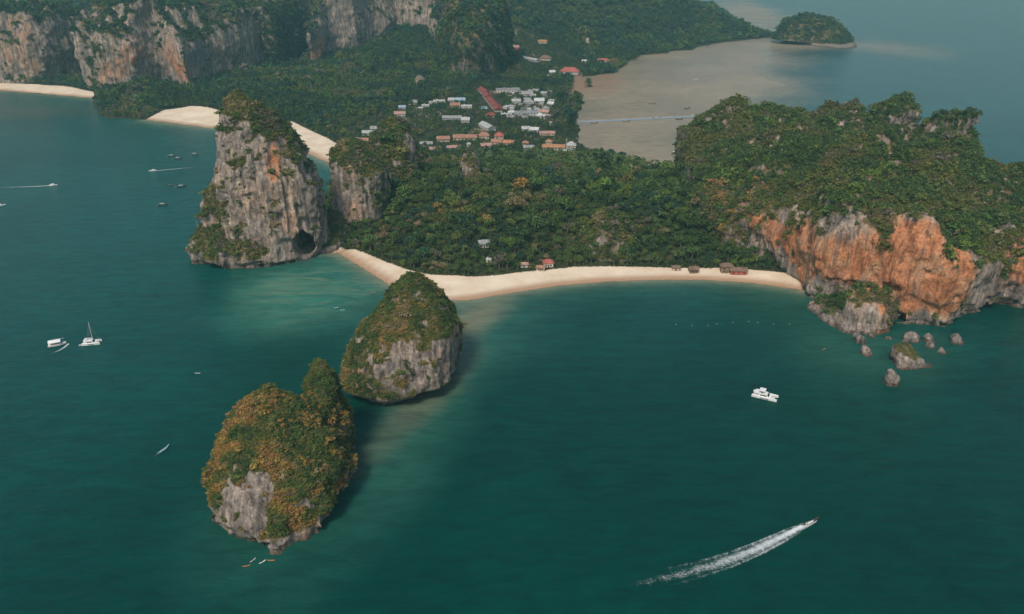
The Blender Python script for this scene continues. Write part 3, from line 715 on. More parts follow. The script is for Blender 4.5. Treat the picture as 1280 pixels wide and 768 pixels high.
rock("rock_pillar", "S", [form_layers([ell(0, 514, 537, 1395, 14), ell(18, 517, 534, 1395, 9), ell(32, 521, 528, 1395, 4)])], *bbox(495, 555, 1365, 1425, 48), 2.0, big=2, bigs=14, flute=2, fls=6, vthr=0.8, seed=17, label="small pale jagged rock above the left village roofs", category="rock pillar")
J1 = form_layers([(0, G([(958, 47), (990, 53), (1030, 59), (1060, 63), (1071, 59), (1066, 50), (1030, 40), (980, 40)])), ell(9, 966, 1062, 2122, 50), ell(30, 974, 1054, 2126, 44), ell(50, 980, 1040, 2130, 36), ell(60, 995, 1025, 2132, 16)])
rock("islet", "J", [J1], *bbox(940, 1092, 2010, 2240, 80), 3.0, big=4, bigs=34, flute=1.5, fls=10, notch=0, vthr=0.32, vbias=0.2, och0=0.2, seed=18, label="small wooded islet at the tip of the far point, top right", category="islet")

# ------------------------------------------------------------------ boulders in the sea
BOULD = [(1074, 431, 17, 5.0, 10, "grey boulder with a pale rim nearest the scrubby toe of the headland"), (1089, 423, 10, 2.0, 5, "flat grey slab of rock in the gap beside the headland toe"), (1082, 446, 17, 4.6, 10, "round grey boulder below the pale rimmed one, seaward of the headland toe"),
         (1110, 425, 14, 1.4, 4, "low thin sliver of rock awash before the orange cliff"), (1139, 430, 28, 5.0, 9, "long grey boulder at the foot of the orange cliff"), (1161, 430, 16, 4.6, 8, "blocky grey boulder right of the long one under the cliff"),
         (1163, 436, 18, 3.0, 6, "narrow slanting pale rock in front of the blocky boulder"), (1177, 443, 12, 2.4, 7, "low dark broken rock with water washing round it"), (1195, 431, 21, 5.2, 9, "lone grey boulder farthest right below the cliff"),
         (1115, 485, 21, 9.5, 9, "triangular grey rock standing apart nearest the camera")]
for i, (px, py, w, h, ry, lab) in enumerate(BOULD):
    x, y = gnd(px, py); yy = y + ry * 0.45
    fm = form_layers([ell(0, px - w / 2, px + w / 2, yy, ry * 0.5, n=5 + i % 3, p=2), ell(h * 0.6, px - w * .40, px + w * .42, yy, ry * .40, n=5 + i % 3, p=2), ell(h, px - w * .26, px + w * (.2 if i != 4 else .34), yy + .5, ry * .22, n=5 + i % 3, p=2)])
    r = w * 0.35 + 3
    rock("boulder", "b%d" % i, [fm], (x - r, yy - ry - 2, -2), (x + r, yy + ry + 2, h + 3), 0.45, big=0.7, bigs=4, flute=0.5, fls=1.6, fine=0.5, mid=0.2, notch=0.5, vthr=2.0, seed=50 + i, label=lab, category="boulder", group="boulders below the orange cliff")
x, y = gnd(1136, 460)
fm = [form_layers([ell(0, 1114, 1150, y + 6, 9, p=3), ell(5, 1116, 1147, y + 7, 8), ell(9.5, 1120, 1140, y + 8, 4)]), form_layers([ell(0, 1140, 1168, y + 3, 4), ell(2.5, 1142, 1158, y + 3.5, 2.5)])]
rock("boulder", "bg", fm, (x - 16, y - 8, -2), (x + 22, y + 22, 13), 0.6, big=1.2, bigs=6, flute=0.6, fls=2.5, fine=0.4, notch=0.6, vthr=0.55, seed=66, label="largest boulder off the orange cliff with a scrubby yellow green top", category="boulder", group="boulders below the orange cliff")
# spur on the far hill
sx_, sy_ = gnd(734, 66, 10)
rock("rock_pillar", "sp", [form_layers([ell(0, 730, 740, sy_, 14), ell(26, 731, 738, sy_, 8), ell(40, 732, 736, sy_, 3)])], (sx_ - 22, sy_ - 24, -2), (sx_ + 22, sy_ + 24, 52), 2.0, big=1.5, bigs=12, flute=1.5, fls=6, vthr=2, och0=0.4, seed=70, label="slim cream rock spur in the wood left of the bright red roofs", category="rock pillar")

# ------------------------------------------------------------------ buildings
ROOFC = {"red": (0.26, 0.07, 0.055), "bright": (0.40, 0.12, 0.085), "terra": (0.36, 0.185, 0.125), "orange": (0.40, 0.20, 0.10), "white": (0.56, 0.56, 0.54), "grey": (0.30, 0.30, 0.30), "pale": (0.42, 0.42, 0.40), "brown": (0.20, 0.13, 0.09), "pink": (0.42, 0.25, 0.21), "blue": (0.30, 0.38, 0.48), "dark": (0.14, 0.14, 0.15)}
M_ROOF = {k: plain("roof_" + k, c, 0.75, 0.35, 0.35) for k, c in ROOFC.items()}
WALLC = {"w": (0.50, 0.47, 0.43), "c": (0.52, 0.42, 0.32), "r": (0.40, 0.12, 0.08), "b": (0.24, 0.17, 0.12), "g": (0.36, 0.36, 0.35)}
M_WALL = {k: plain("wall_" + k, c, 0.85, 0.2, 0.5) for k, c in WALLC.items()}
M_GLASS = plain("window_glass", (0.03, 0.04, 0.05), 0.12, 0.2, spec=0.5)
M_DOOR = plain("door_wood", (0.14, 0.08, 0.05), 0.6)
_cache = {}
def shared(key, fn):
    if key not in _cache: _cache[key] = fn()
    return _cache[key]
FOOT = []
def house(px, py, L, W, H, rot, roof, wall, kind, label, name="house", cat="house", group=None):
    H = H * 0.68 if name == 'house' else H
    x, y = gnd(px, py, 5.0)
    z = float(ground_z(np.array([x]), np.array([y]))[0])
    e = empty(name, (x, y, z - 0.05), math.radians(rot), label=label, category=cat)
    if group: e["group"] = group
    L, W = L * (0.88 + 0.2 * random.random()), W * (0.85 + 0.25 * random.random()); rot += random.uniform(-9, 9) if name == "house" else 0
    e.rotation_euler[2] = math.radians(rot)
    FOOT.append((x, y, max(L, W), H))
    l, w = L / 2, W / 2
    link("wall", shared(("w", L, W, H, wall, kind), lambda: MB().box(-l, l, -w, w, 0, H).mesh("wall", M_WALL[wall])), parent=e)
    def rf():
        b = MB(); o = 0.8; t = 0.3
        if kind == 'f':
            b.box(-l - .25, l + .25, -w - .25, w + .25, H + .003, H + 0.35)
            b.box(-l * .5, -l * .2, -w * .5, w * .2, H + .36, H + 1.9)
        else:
            rh = W * 0.36; ins = min(l, w) * 0.9 if kind == 'h' else 0.0
            h0 = H + .003
            pr = [(-l - o, -w - o, h0), (l + o, -w - o, h0), (l + o, w + o, h0), (-l - o, w + o, h0), (-l - o + ins, 0, h0 + rh), (l + o - ins, 0, h0 + rh)]
            b.add(pr + [(p[0], p[1], p[2] + t) for p in pr], [(6, 7, 11, 10), (8, 9, 10, 11), (7, 8, 11), (9, 6, 10), (1, 0, 4, 5), (3, 2, 5, 4), (0, 3, 4), (2, 1, 5), (0, 1, 7, 6), (1, 2, 8, 7), (2, 3, 9, 8), (3, 0, 6, 9)])
        return b.mesh("roof", M_ROOF[roof])
    r = link("roof", shared(("r", L, W, H, roof, kind), rf), parent=e)
    if kind != 'f':
        link("ridge", shared(("rg", L, W, H, roof, kind), lambda: MB().tube([(-l * .5, 0, H + W * .36 + .36), (l * .5, 0, H + W * .36 + .36)], 0.22, n=5).mesh("ridge", M_ROOF[roof])), parent=r)
    link("door", shared(("d", W), lambda: MB().box(-.6, .6, -w - .06, -w + .02, 0.05, 2.2).mesh("door", M_DOOR)), parent=e)
    n = max(2, min(8, int(L // 4))); st = 2 if H > 4.6 else 1
    for s in range(st):
        for k in range(n):
            wx = -l + (k + .5) * L / n
            if s == 0 and abs(wx) < 1.5: continue
            wo = link("window", shared(("win",), lambda: MB().box(-.75, .75, -.05, .05, 0, 1.3).mesh("window", M_GLASS)), parent=e)
            wo.location = (wx, -w - 0.01, 0.9 + 2.2 * s)
    return e
VIL = "village buildings on the isthmus"
HOUSES = [
 (635, 116, 40, 14, 7, 2, "grey", "w", "f", "long grey flat roofed hall at the top of the white roofed block"),
 (659, 120, 17, 11, 6, -8, "grey", "w", "g", "grey roof right of the long flat hall"),
 (680, 117, 14, 9, 5, 5, "white", "w", "f", "small bright white roof beside the big dark round tree"),
 (674, 128, 15, 10, 6, 8, "white", "g", "g", "white gable roof left of the big dark round tree"),
 (645, 129, 14, 10, 6, 10, "pale", "w", "g", "pale roof in the middle of the white roofed block"),
 (661, 130, 16, 11, 6, 0, "grey", "w", "h", "grey hipped roof in the middle of the white roofed block"),
 (658, 143, 38, 16, 7, 1, "grey", "w", "f", "wide grey roofed block with a long white front"),
 (633, 145, 17, 9, 5, 4, "white", "w", "f", "white block at the lower left of the white roofed block"),
 (634, 135, 13, 9, 5, 62, "white", "w", "f", "white block beside the middle of the red roof row"),
 (680, 141, 16, 10, 5, -20, "pink", "c", "g", "pinkish roof right of the wide grey block"),
 (613, 146, 12, 9, 5, 30, "red", "c", "h", "red brown hipped roof below the red roof row"),
 (609, 160, 30, 12, 5, 112, "pale", "w", "g", "pale grey slanting shed roof above the terracotta rows"),
 (657, 162, 11, 8, 4, 0, "pale", "w", "g", "pale roof left of the bright white one in the palms"),
 (668, 163, 11, 8, 4, -6, "white", "w", "g", "bright white roof alone among the trees right of centre"),
 (684, 167, 21, 8, 4, 6, "pink", "c", "g", "long low pinkish brown roof near the mudflat trees"),
 (690, 155, 9, 6, 4, -40, "pale", "w", "g", "tiny pale slanting roof beside the mudflat trees"),
 (624, 173, 13, 11, 7, 0, "bright", "c", "h", "bright red hipped roof, tallest among the terracotta roofs"),
 (589, 174, 15, 9, 5, 4, "terra", "c", "g", "terracotta bungalow left of the broad terracotta roof"),
 (605, 172, 14, 11, 6, 0, "terra", "c", "h", "broad terracotta roof left of the bright red hipped one"),
 (621, 179, 15, 8, 4, 0, "terra", "c", "g", "terracotta bungalow just below the bright red roof"),
 (636, 180, 13, 8, 4, -4, "orange", "c", "g", "orange bungalow roof right end of the terracotta rows"),
 (608, 184, 13, 8, 4, 6, "pink", "c", "g", "faded pink bungalow roof lowest of the terracotta rows"),
 (586, 183, 5, 5, 5, 0, "pale", "w", "h", "tiny pale square hut left of the faded pink roof"),
 (661, 186, 12, 8, 4, 0, "grey", "g", "g", "grey roof midway between the terracotta rows and the white mudflat villa"),
 (657, 180, 7, 6, 4, 0, "terra", "c", "h", "small terracotta roof above a grey one among palms"),
 (554, 176, 17, 9, 5, 2, "terra", "c", "g", "leftmost terracotta bungalow of the upper row"),
 (574, 174, 17, 9, 5, -2, "terra", "c", "g", "terracotta bungalow, second from the left of the upper row"),
 (544, 189, 13, 8, 4, 3, "pink", "c", "g", "pinkish bungalow roof at the left edge of the lower row"),
 (533, 182, 17, 8, 4, -3, "grey", "g", "g", "grey green roof above the pinkish left bungalow"),
 (567, 187, 16, 7, 4, 2, "pink", "c", "g", "low pinkish roof in the lower row by the palms"),
 (692, 185, 28, 9, 5, 0, "orange", "w", "g", "long orange roofed villa wing by the mudflat"),
 (686, 181, 8, 8, 9, 0, "orange", "w", "h", "pointed orange tower roof of the villa by the mudflat"),
 (702, 190, 12, 9, 6, 0, "pale", "w", "f", "white walled villa block right of the orange wing"),
 (714, 182, 13, 10, 6, -5, "pale", "w", "h", "pale hipped roof at the mudflat's edge"),
 (715, 189, 10, 8, 5, 0, "white", "w", "f", "white annex at the corner of the mudflat shore"),
 (459, 168, 12, 8, 5, 6, "pale", "w", "g", "pale roof left of the wooded pinnacle"),
 (468, 163, 11, 8, 5, 12, "grey", "w", "g", "grey roof touching the wooded pinnacle's left side"),
 (455, 178, 12, 9, 5, 5, "terra", "w", "g", "terracotta roof below the pale roofs left of the pinnacle"),
 (443, 176, 9, 7, 4, 0, "grey", "g", "g", "grey roof leftmost of all, behind the squat pillar"),
 (500, 147, 15, 10, 6, 10, "pink", "w", "g", "pink and white house left end of the upper village"),
 (503, 136, 11, 7, 4, 5, "blue", "w", "g", "blue grey roof above the pink and white house"),
 (516, 131, 13, 9, 5, 0, "grey", "c", "g", "beige grey roof below the pale jagged rock"),
 (523, 137, 12, 8, 5, 8, "white", "w", "f", "white block, left of four white ones in the upper village"),
 (532, 134, 11, 8, 5, 8, "white", "w", "f", "white block, second of four in the upper village"),
 (540, 132, 10, 8, 5, 8, "pale", "w", "f", "pale block, third of four in the upper village"),
 (549, 130, 17, 8, 5, 8, "white", "w", "f", "white block, right and longest of four in the upper village"),
 (566, 129, 13, 9, 5, -5, "pale", "w", "g", "pale roof beside the bluish one, upper village"),
 (576, 130, 15, 10, 5, -8, "blue", "w", "g", "bluish roof in the upper village"),
 (583, 137, 18, 9, 5, -3, "white", "w", "f", "long white block below the bluish roof"),
 (569, 137, 14, 9, 4, 0, "terra", "c", "g", "terracotta roof left of the long white block"),
 (560, 149, 16, 8, 4, 2, "grey", "g", "g", "grey roof, left of the grey row at mid village"),
 (571, 149, 14, 8, 4, 2, "grey", "g", "g", "grey roof, right of the grey row at mid village"),
 (582, 152, 12, 9, 5, -5, "pale", "w", "g", "pale roof right of the grey row"),
 (649, 45, 20, 12, 8, 5, "pink", "c", "h", "pinkish house highest up the far valley"),
 (664, 50, 18, 10, 6, -20, "pink", "c", "g", "pinkish roof right of the highest far house"),
 (663, 82, 46, 9, 5, -58, "pale", "w", "g", "long pale roof slanting along the far valley path"),
 (682, 81, 24, 14, 7, -20, "brown", "c", "h", "purplish brown roof at the end of the far valley path"),
 (678, 72, 18, 10, 6, -15, "orange", "c", "g", "orange roof above the purplish brown one"),
 (643, 77, 18, 11, 6, -10, "pink", "r", "g", "reddish roof at the left end of the far valley path"),
 (712, 91, 34, 20, 8, -12, "bright", "w", "h", "large red hipped roof at the head of the mud bank"),
 (690, 92, 12, 9, 5, 5, "white", "w", "g", "white house left of the large red roof"),
 (686, 97, 10, 8, 5, 20, "white", "w", "g", "white house below another, left of the mud bank"),
 (696, 99, 11, 8, 5, -10, "pale", "w", "g", "pale house by the mud bank trees"),
 (753, 78, 20, 11, 6, 2, "bright", "w", "g", "left of two bright red roofs on the far shore"),
 (765, 78, 16, 11, 6, -6, "bright", "w", "g", "right of two bright red roofs on the far shore"),
 (731, 80, 12, 8, 5, 0, "white", "w", "g", "white house left of the bright red far roofs"),
]
for h in HOUSES: house(*h, group=VIL)
rr_ = random.Random(21); packed = []
while len(packed) < 30:
    px, py = rr_.uniform(630, 690), rr_.uniform(113, 149)
    if any(abs(px - a[0]) < 6 and abs(py - a[1]) < 3.0 for a in packed) or any(abs(px - h[0]) < h[2] * .42 and abs(py - h[1]) < 2.2 for h in HOUSES): continue
    packed.append((px, py))
    c_ = rr_.choice(["white", "grey", "pale", "white", "dark"])
    pos_ = ("upper" if py < 124 else ("middle" if py < 136 else "lower")) + (" left" if px < 650 else (" centre" if px < 670 else " right"))
    house(px, py, rr_.uniform(7, 11), rr_.uniform(6, 9), rr_.uniform(4, 7), rr_.choice([0, 90, 12, -15]) , c_, "w", rr_.choice("fgh"), "small %s roof packed into the %s of the white roofed block" % (c_, pos_), group="small roofs packed into the white roofed block")
for k in range(5):
    t = (k + .5) / 5
    house(603 + 21 * t, 117 + 23 * t, 36, 12, 6, 104, "red", "w", "g", "dark red roof in the slanting red row, %s" % ["farthest one", "second from its far end", "middle one", "second from its near end", "nearest one"][k], group="dark red roofs in a slanting row")
BH = [(605, 318, 9, 7, 3.4, 8, "grey", "w", "g", "white bungalow with a grey roof in the wood behind the beach"), (611, 330, 4, 3, 2.6, 0, "white", "w", "f", "tiny white kiosk below the white bungalow in the wood"), (655, 333, 6, 4, 2.6, 4, "pink", "w", "g", "pink roofed hut half hidden behind the beach trees"),
      (676, 335, 6, 4, 2.6, -12, "terra", "c", "g", "terracotta hut right of the pink roofed one"), (685, 331, 8, 6, 3.6, 5, "bright", "w", "h", "red hipped roof behind the middle of the beach"), (908, 335, 9, 6, 5.5, 0, "brown", "b", "h", "tall brown thatched pavilion at the beach's right end"),
      (923, 337, 12, 6, 3.2, -4, "brown", "r", "g", "brown roofed bar with red front on the sand beside the pavilion"), (867, 335, 7, 5, 3, 3, "brown", "b", "g", "brown thatched hut left of the tall pavilion"), (845, 333, 6, 4, 2.6, -5, "brown", "c", "g", "small straw hut farther left behind the right half of the beach")]
for h in BH: house(*h, name="beach_hut", cat="hut", group="huts behind the beach")

# swimming pool, mast
x, y = gnd(604, 136, 5); z = float(ground_z(np.array([x]), np.array([y]))[0]); FOOT.append((x, y, 14, 1))
e = empty("swimming_pool", (x, y, z), 0.1, label="pale blue swimming pool left of the red roof row", category="pool")
link("rim", MB().box(-6, 6, -9, -8, 0, .5).box(-6, 6, 8, 9, 0, .5).box(-6, -5, -8, 8, 0, .5).box(5, 6, -8, 8, 0, .5).mesh("rim", M_WALL["w"]), parent=e)
link("water", MB().box(-4.99, 4.99, -7.99, 7.99, 0, .35).mesh("water", plain("pool_water", (0.16, 0.42, 0.50), 0.1, 0.1)), parent=e)
x, y = gnd(708, 187, 5); z = float(ground_z(np.array([x]), np.array([y]))[0])
e = empty("mast", (x, y, z), 0, label="slim pale mast standing by the white mudflat villa", category="mast")
M_STEEL = plain("steel", (0.5, 0.5, 0.5), 0.5)
link("pole", MB().tube([(0, 0, 0), (0, 0, 17)], 0.45, 0.25, 6).mesh("pole", M_STEEL), parent=e)
link("crossarm", MB().box(-1.2, 1.2, -.1, .1, 15, 15.3).mesh("crossarm", M_STEEL), parent=e)

# floating pier
pa, pb = Vector((*gnd(722, 153.5), 0)), Vector((*gnd(905, 145.0), 0))
M_PIER = plain("pier_float", (0.26, 0.36, 0.44), 0.5, 0.3); M_RAIL = plain("pier_rail", (0.62, 0.64, 0.66), 0.5)
d = pb - pa; n = 34; step = d.length / n
pe = empty("floating_pier", pa, math.atan2(d.y, d.x), label="long blue grey floating pier crossing the tan mudflat", category="pier")
for k in range(n):
    s = link("deck_section", shared(("deck",), lambda: MB().box(.06, step - .06, -2.2, 2.2, .15, 1.1).mesh("deck_section", M_PIER)), parent=pe)
    s.location = (k * step, 0.25 * math.sin(k * 1.3), 0.05 * math.sin(k * 2.1))
    r = link("railing", shared(("rail",), lambda: MB().tube([(.1, 2.1, 2.1), (step - .1, 2.1, 2.1)], .09).tube([(.2, 2.1, 1.1), (.2, 2.1, 2.1)], .07).tube([(.1, -2.1, 2.1), (step - .1, -2.1, 2.1)], .09).tube([(.2, -2.1, 1.1), (.2, -2.1, 2.1)], .07).mesh("railing", M_RAIL)), parent=s)

# ------------------------------------------------------------------ boats
M_WHITE = plain("boat_white", (0.78, 0.78, 0.76), 0.35, 0.06); M_DARKHULL = plain("dark_hull", (0.06, 0.05, 0.045), 0.5); M_WOODHULL = plain("wood_hull", (0.20, 0.12, 0.07), 0.5)
M_BLUEHULL = plain("blue_hull", (0.22, 0.38, 0.46), 0.5); M_CANVAS = plain("canvas", (0.55, 0.55, 0.52), 0.8); M_ORANGE = plain("orange_plastic", (0.62, 0.20, 0.06), 0.4); M_TEAK = plain("teak_deck", (0.45, 0.36, 0.27), 0.7)
M_REDCLOTH = plain("red_cloth", (0.5, 0.06, 0.05), 0.8); M_SKIN = plain("seat_grey", (0.18, 0.17, 0.16), 0.7)
def hull_rings(L, Bm, H, bow_up=0.0, stern_w=0.8, n=12, draft=0.25, fine=1.6):
    rings = []
    for i in range(n):
        t = i / (n - 1)
        wv = Bm / 2 * (stern_w + (1 - stern_w) * min(1, t * 3)) * (1 - max(0, (t - .45) / .55) ** fine * 0.97)
        sh = H + bow_up * max(0, (t - .55) / .45) ** 2
        kx = -L / 2 + L * t
        keel = -draft + (bow_up * .75 + draft) * max(0, (t - .7) / .3) ** 2
        rings.append([(kx, -wv, sh), (kx, -wv * .82, keel + (sh - keel) * .35), (kx, 0, keel), (kx, wv * .82, keel + (sh - keel) * .35), (kx, wv, sh), (kx, wv * .8, sh - .12), (kx, 0, sh - .16), (kx, -wv * .8, sh - .12)])
    return rings
def boat_root(name, px, py, rot, label, cat, group=None, sc=1.0):
    x, y = gnd(px, py)
    e = empty(name, (x, y, 0.0), rot, label=label, category=cat); e.scale = (sc,) * 3
    if group: e["group"] = group
    return e
def heading(px0, py0, px1, py1):
    a, b = gnd(px0, py0), gnd(px1, py1); return math.atan2(b[1] - a[1], b[0] - a[0])
def longtail(px, py, rot, label, hullmat, canopy=True, group=None, sc=1.0):
    e = boat_root("longtail_boat", px, py, rot, label, "boat", group, sc)
    key = hullmat.name
    h = link("hull", shared(("lth", key), lambda: MB().loft(hull_rings(10, 1.9, .75, 1.7, .7)).mesh("hull", hullmat)), parent=e)
    link("bow_ribbon", shared(("ltr",), lambda: MB().tube([(4.6, 0, 1.7), (4.95, 0, 2.3)], .16, .2, 6).mesh("bow_ribbon", M_REDCLOTH)), parent=h)
    if canopy:
        c = link("canopy", shared(("ltc",), lambda: MB().loft([[(x_, -1.0, 2.2), (x_, 0, 2.5), (x_, 1.0, 2.2), (x_, 0, 2.42)] for x_ in (-2.8, -1, 1.2)]).mesh("canopy", M_CANVAS)), parent=e)
        for sx in (-2.6, 1.0):
            for sy in (-.85, .85):
                p = link("post", shared(("ltp", sx, sy), lambda: MB().tube([(sx, sy, .6), (sx, sy, 2.25)], .05, n=5).mesh("post", M_STEEL)), parent=c)
    for k in range(3):
        p = link("bench", shared(("ltb",), lambda: MB().box(-.2, .2, -.75, .75, .70, .80).mesh("bench", M_TEAK)), parent=e); p.location = (-1.6 + 1.5 * k, 0, 0)
    g = link("engine", shared(("lte",), lambda: MB().box(-5.2, -4.4, -.3, .3, .85, 1.5).mesh("engine", M_SKIN)), parent=e)
    link("propeller_shaft", shared(("lts",), lambda: MB().tube([(-5.1, 0, 1.0), (-8.2, 0, -.1)], .06, n=5).mesh("propeller_shaft", M_STEEL)), parent=g)
    return e
def speedboat(px, py, rot, label, sc=1.0, group=None):
    e = boat_root("speedboat", px, py, rot, label, "boat", group, sc)
    link("hull", shared(("sbh",), lambda: MB().loft(hull_rings(10, 2.8, 1.0, .5, .95, fine=2.2)).mesh("hull", M_WHITE)), parent=e)
    c = link("cabin", shared(("sbc",), lambda: MB().loft([[(-2.5, -1, .95), (1.8, -.9, 1.1), (1.8, .9, 1.1), (-2.5, 1, .95)], [(-2.4, -.95, 2.3), (.7, -.85, 2.3), (.7, .85, 2.3), (-2.4, .95, 2.3)]]).mesh("cabin", M_WHITE)), parent=e)
    link("windscreen", shared(("sbw",), lambda: MB().add([(1.78, -.8, 1.25), (1.78, .8, 1.25), (.85, .78, 2.2), (.85, -.78, 2.2), (1.85, -.8, 1.25), (1.85, .8, 1.25), (.92, .78, 2.2), (.92, -.78, 2.2)], [(4, 5, 6, 7), (3, 2, 1, 0), (0, 1, 5, 4), (2, 3, 7, 6), (1, 2, 6, 5), (3, 0, 4, 7)]).mesh("windscreen", M_GLASS)), parent=c)
    for s in (-.5, .5):
        p = link("outboard_motor", shared(("sbo",), lambda: MB().box(-5.5, -4.95, -.25, .25, .2, 1.5).mesh("outboard_motor", M_SKIN)), parent=e); p.location = (0, s, 0)
    return e
def catamaran(px, py, rot, label, L=14.5, Bm=7.2, sail=False, group=None):
    e = boat_root("sailing_catamaran" if sail else "motor_catamaran", px, py, rot, label, "catamaran", group)
    for s in (-1, 1):
        h = link("hull", shared(("cath", L), lambda: MB().loft(hull_rings(L, Bm * .27, 1.7, .35, .85, fine=1.8)).mesh("hull", M_WHITE)), parent=e); h.location = (0, s * Bm * .365, 0)
        link("hull_window", shared(("cahw", L, s), lambda: MB().box(-L * .15, L * .18, s * Bm * .137 - .02, s * Bm * .137 + .02, .85, 1.2).mesh("hull_window", M_GLASS)), parent=h)
    link("deck", MB().box(-L * .44, L * .26, -Bm * .30, Bm * .30, 1.0, 1.55).mesh("deck", M_WHITE), parent=e)
    link("trampoline", MB().box(L * .265, L * .40, -Bm * .25, Bm * .25, 1.25, 1.32).mesh("trampoline", M_CANVAS), parent=e)
    c = link("cabin", MB().loft([[(-L * .22, -Bm * .36, 1.5), (L * .17, -Bm * .33, 1.5), (L * .17, Bm * .33, 1.5), (-L * .22, Bm * .36, 1.5)], [(-L * .22, -Bm * .34, 3.0), (L * .08, -Bm * .29, 3.0), (L * .08, Bm * .29, 3.0), (-L * .22, Bm * .34, 3.0)]]).mesh("cabin", M_WHITE), parent=e)
    for s in (-1, 1):
        link("cabin_window", MB().add([(-L * .18, s * (Bm * .357), 2.0), (L * .11, s * (Bm * .332), 2.0), (L * .07, s * (Bm * .312), 2.7), (-L * .18, s * (Bm * .347), 2.7), (-L * .18, s * (Bm * .30), 2.0), (L * .11, s * (Bm * .28), 2.0), (L * .07, s * (Bm * .27), 2.7), (-L * .18, s * (Bm * .30), 2.7)], [(0, 1, 2, 3), (7, 6, 5, 4), (0, 4, 5, 1), (3, 2, 6, 7), (1, 5, 6, 2), (0, 3, 7, 4)]).mesh("cabin_window", M_GLASS), parent=c)
    link("front_window", MB().add([(L * .155, -Bm * .28, 2.0), (L * .155, Bm * .28, 2.0), (L * .105, Bm * .26, 2.75), (L * .105, -Bm * .26, 2.75), (L * .165, -Bm * .28, 2.0), (L * .165, Bm * .28, 2.0), (L * .115, Bm * .26, 2.75), (L * .115, -Bm * .26, 2.75)], [(4, 5, 6, 7), (3, 2, 1, 0), (0, 1, 5, 4), (2, 3, 7, 6), (1, 2, 6, 5), (3, 0, 4, 7)]).mesh("front_window", M_GLASS), parent=c)
    if not sail:
        f = link("flybridge_roof", MB().box(-L * .24, -L * .0, -Bm * .30, Bm * .30, 4.75, 4.95).mesh("flybridge_roof", M_WHITE), parent=e)
        for sx in (-L * .22, -L * .02):
            for sy in (-Bm * .27, Bm * .27): link("post", MB().tube([(sx, sy, 3.0), (sx, sy, 4.76)], .08, n=5).mesh("post", M_WHITE), parent=f)
        link("helm_seat", MB().box(-L * .15, -L * .11, -1.4, 1.4, 3.0, 3.9).mesh("helm_seat", M_SKIN), parent=e)
        link("aft_awning", MB().box(-L * .40, -L * .225, -Bm * .36, Bm * .36, 2.95, 3.08).mesh("aft_awning", M_WHITE), parent=e)
    else:
        m_ = link("mast", MB().tube([(L * .09, 0, 2.9), (L * .09, 0, 16.0)], .16, .10, 8).mesh("mast", M_WHITE), parent=e)
        link("boom", MB().tube([(L * .09, 0, 4.3), (-L * .33, 0, 4.5)], .28, .22, 8).mesh("boom", M_CANVAS), parent=m_)
        link("spreader", MB().box(L * .085, L * .095, -1.3, 1.3, 10.0, 10.12).mesh("spreader", M_STEEL), parent=m_)
        for p in ((L * .46, 0, 1.5), (-L * .2, Bm * .45, 1.6), (-L * .2, -Bm * .45, 1.6)):
            link("stay", MB().tube([p, (L * .09, 0, 15.6)], .03, n=4).mesh("stay", M_STEEL), parent=m_)
        link("bimini", MB().box(-L * .40, -L * .225, -Bm * .30, Bm * .30, 3.2, 3.3).mesh("bimini", M_WHITE), parent=e)
    return e
catamaran(956, 497, math.radians(-28), "white motor catamaran at anchor in the bay right of centre")
catamaran(115, 430, math.radians(10), "white sailing catamaran with a bare mast on the left", L=11.5, Bm=6.4, sail=True)
dg = boat_root("dinghy", 102, 432, 0.3, "small grey dinghy trailing behind the sailing catamaran", "dinghy")
link("hull", MB().loft(hull_rings(3.2, 1.6, .5, .2, .9)).mesh("hull", M_CANVAS), parent=dg); link("seat", MB().box(-.5, -.1, -.6, .6, .38, .52).mesh("seat", M_SKIN), parent=dg)
# tour boat with a domed white awning
tb = boat_root("tour_boat", 72, 432, math.radians(24), "broad white tour boat left of the sailing catamaran", "boat")
link("hull", MB().loft(hull_rings(11, 4.8, 1.3, .5, .9, fine=2.0)).mesh("hull", M_WHITE), parent=tb)
aw = link("awning", MB().loft([[(x_, -2.4 * w_, 3.3), (x_, -1.2 * w_, 4.1), (x_, 0, 4.4), (x_, 1.2 * w_, 4.1), (x_, 2.4 * w_, 3.3), (x_, 0, 3.5)] for x_, w_ in ((-5, .8), (-3, 1), (0, 1.05), (2.4, .9))]).mesh("awning", M_WHITE), parent=tb)
for sx in (-4.5, -1.5, 1.8):
    for sy in (-1.8, 1.8): link("post", MB().tube([(sx, sy, 1.2), (sx, sy, 3.45)], .07, n=5).mesh("post", M_STEEL), parent=aw)
link("bench", MB().box(-4, 1.5, -.7, .7, 1.15, 1.6).mesh("bench", M_TEAK), parent=tb)
link("windscreen", MB().box(2.6, 2.8, -1.4, 1.4, 1.4, 2.3).mesh("windscreen", M_GLASS), parent=tb)
longtail(205, 563, heading(199, 567, 211, 559), "pale blue longtail boat drifting alone left of the nearest islet", M_BLUEHULL, canopy=False, sc=0.8)
WB = "longtail boats moored in the west bay"
for px, py, r, l, c in [(215, 196, .1, "dark longtail boat, upper left of two side by side in the west bay", True), (223, 199, .3, "dark longtail boat, lower right of two side by side in the west bay", True), (244, 194, -.2, "pale canopied longtail boat nearest the tall stack's upper left", True),
                        (212, 232, 2.8, "dark longtail boat below the middle wake, left of two", False), (227, 234, .3, "canopied longtail boat below the middle wake, right of two", True), (204, 257, .2, "longtail boat alone below the others in the west bay", True)]:
    longtail(px, py, r, l, M_DARKHULL, c, WB)
speedboat(191, 214, heading(270, 208, 191, 214), "small white speedboat heading left ahead of the wake by the tall stack", 0.85)
speedboat(67, 232, heading(0, 234, 67, 232), "small white speedboat heading right at the head of the left wake", 0.85)
speedboat(1, 258, 0.7, "white boat cut by the picture's left edge")
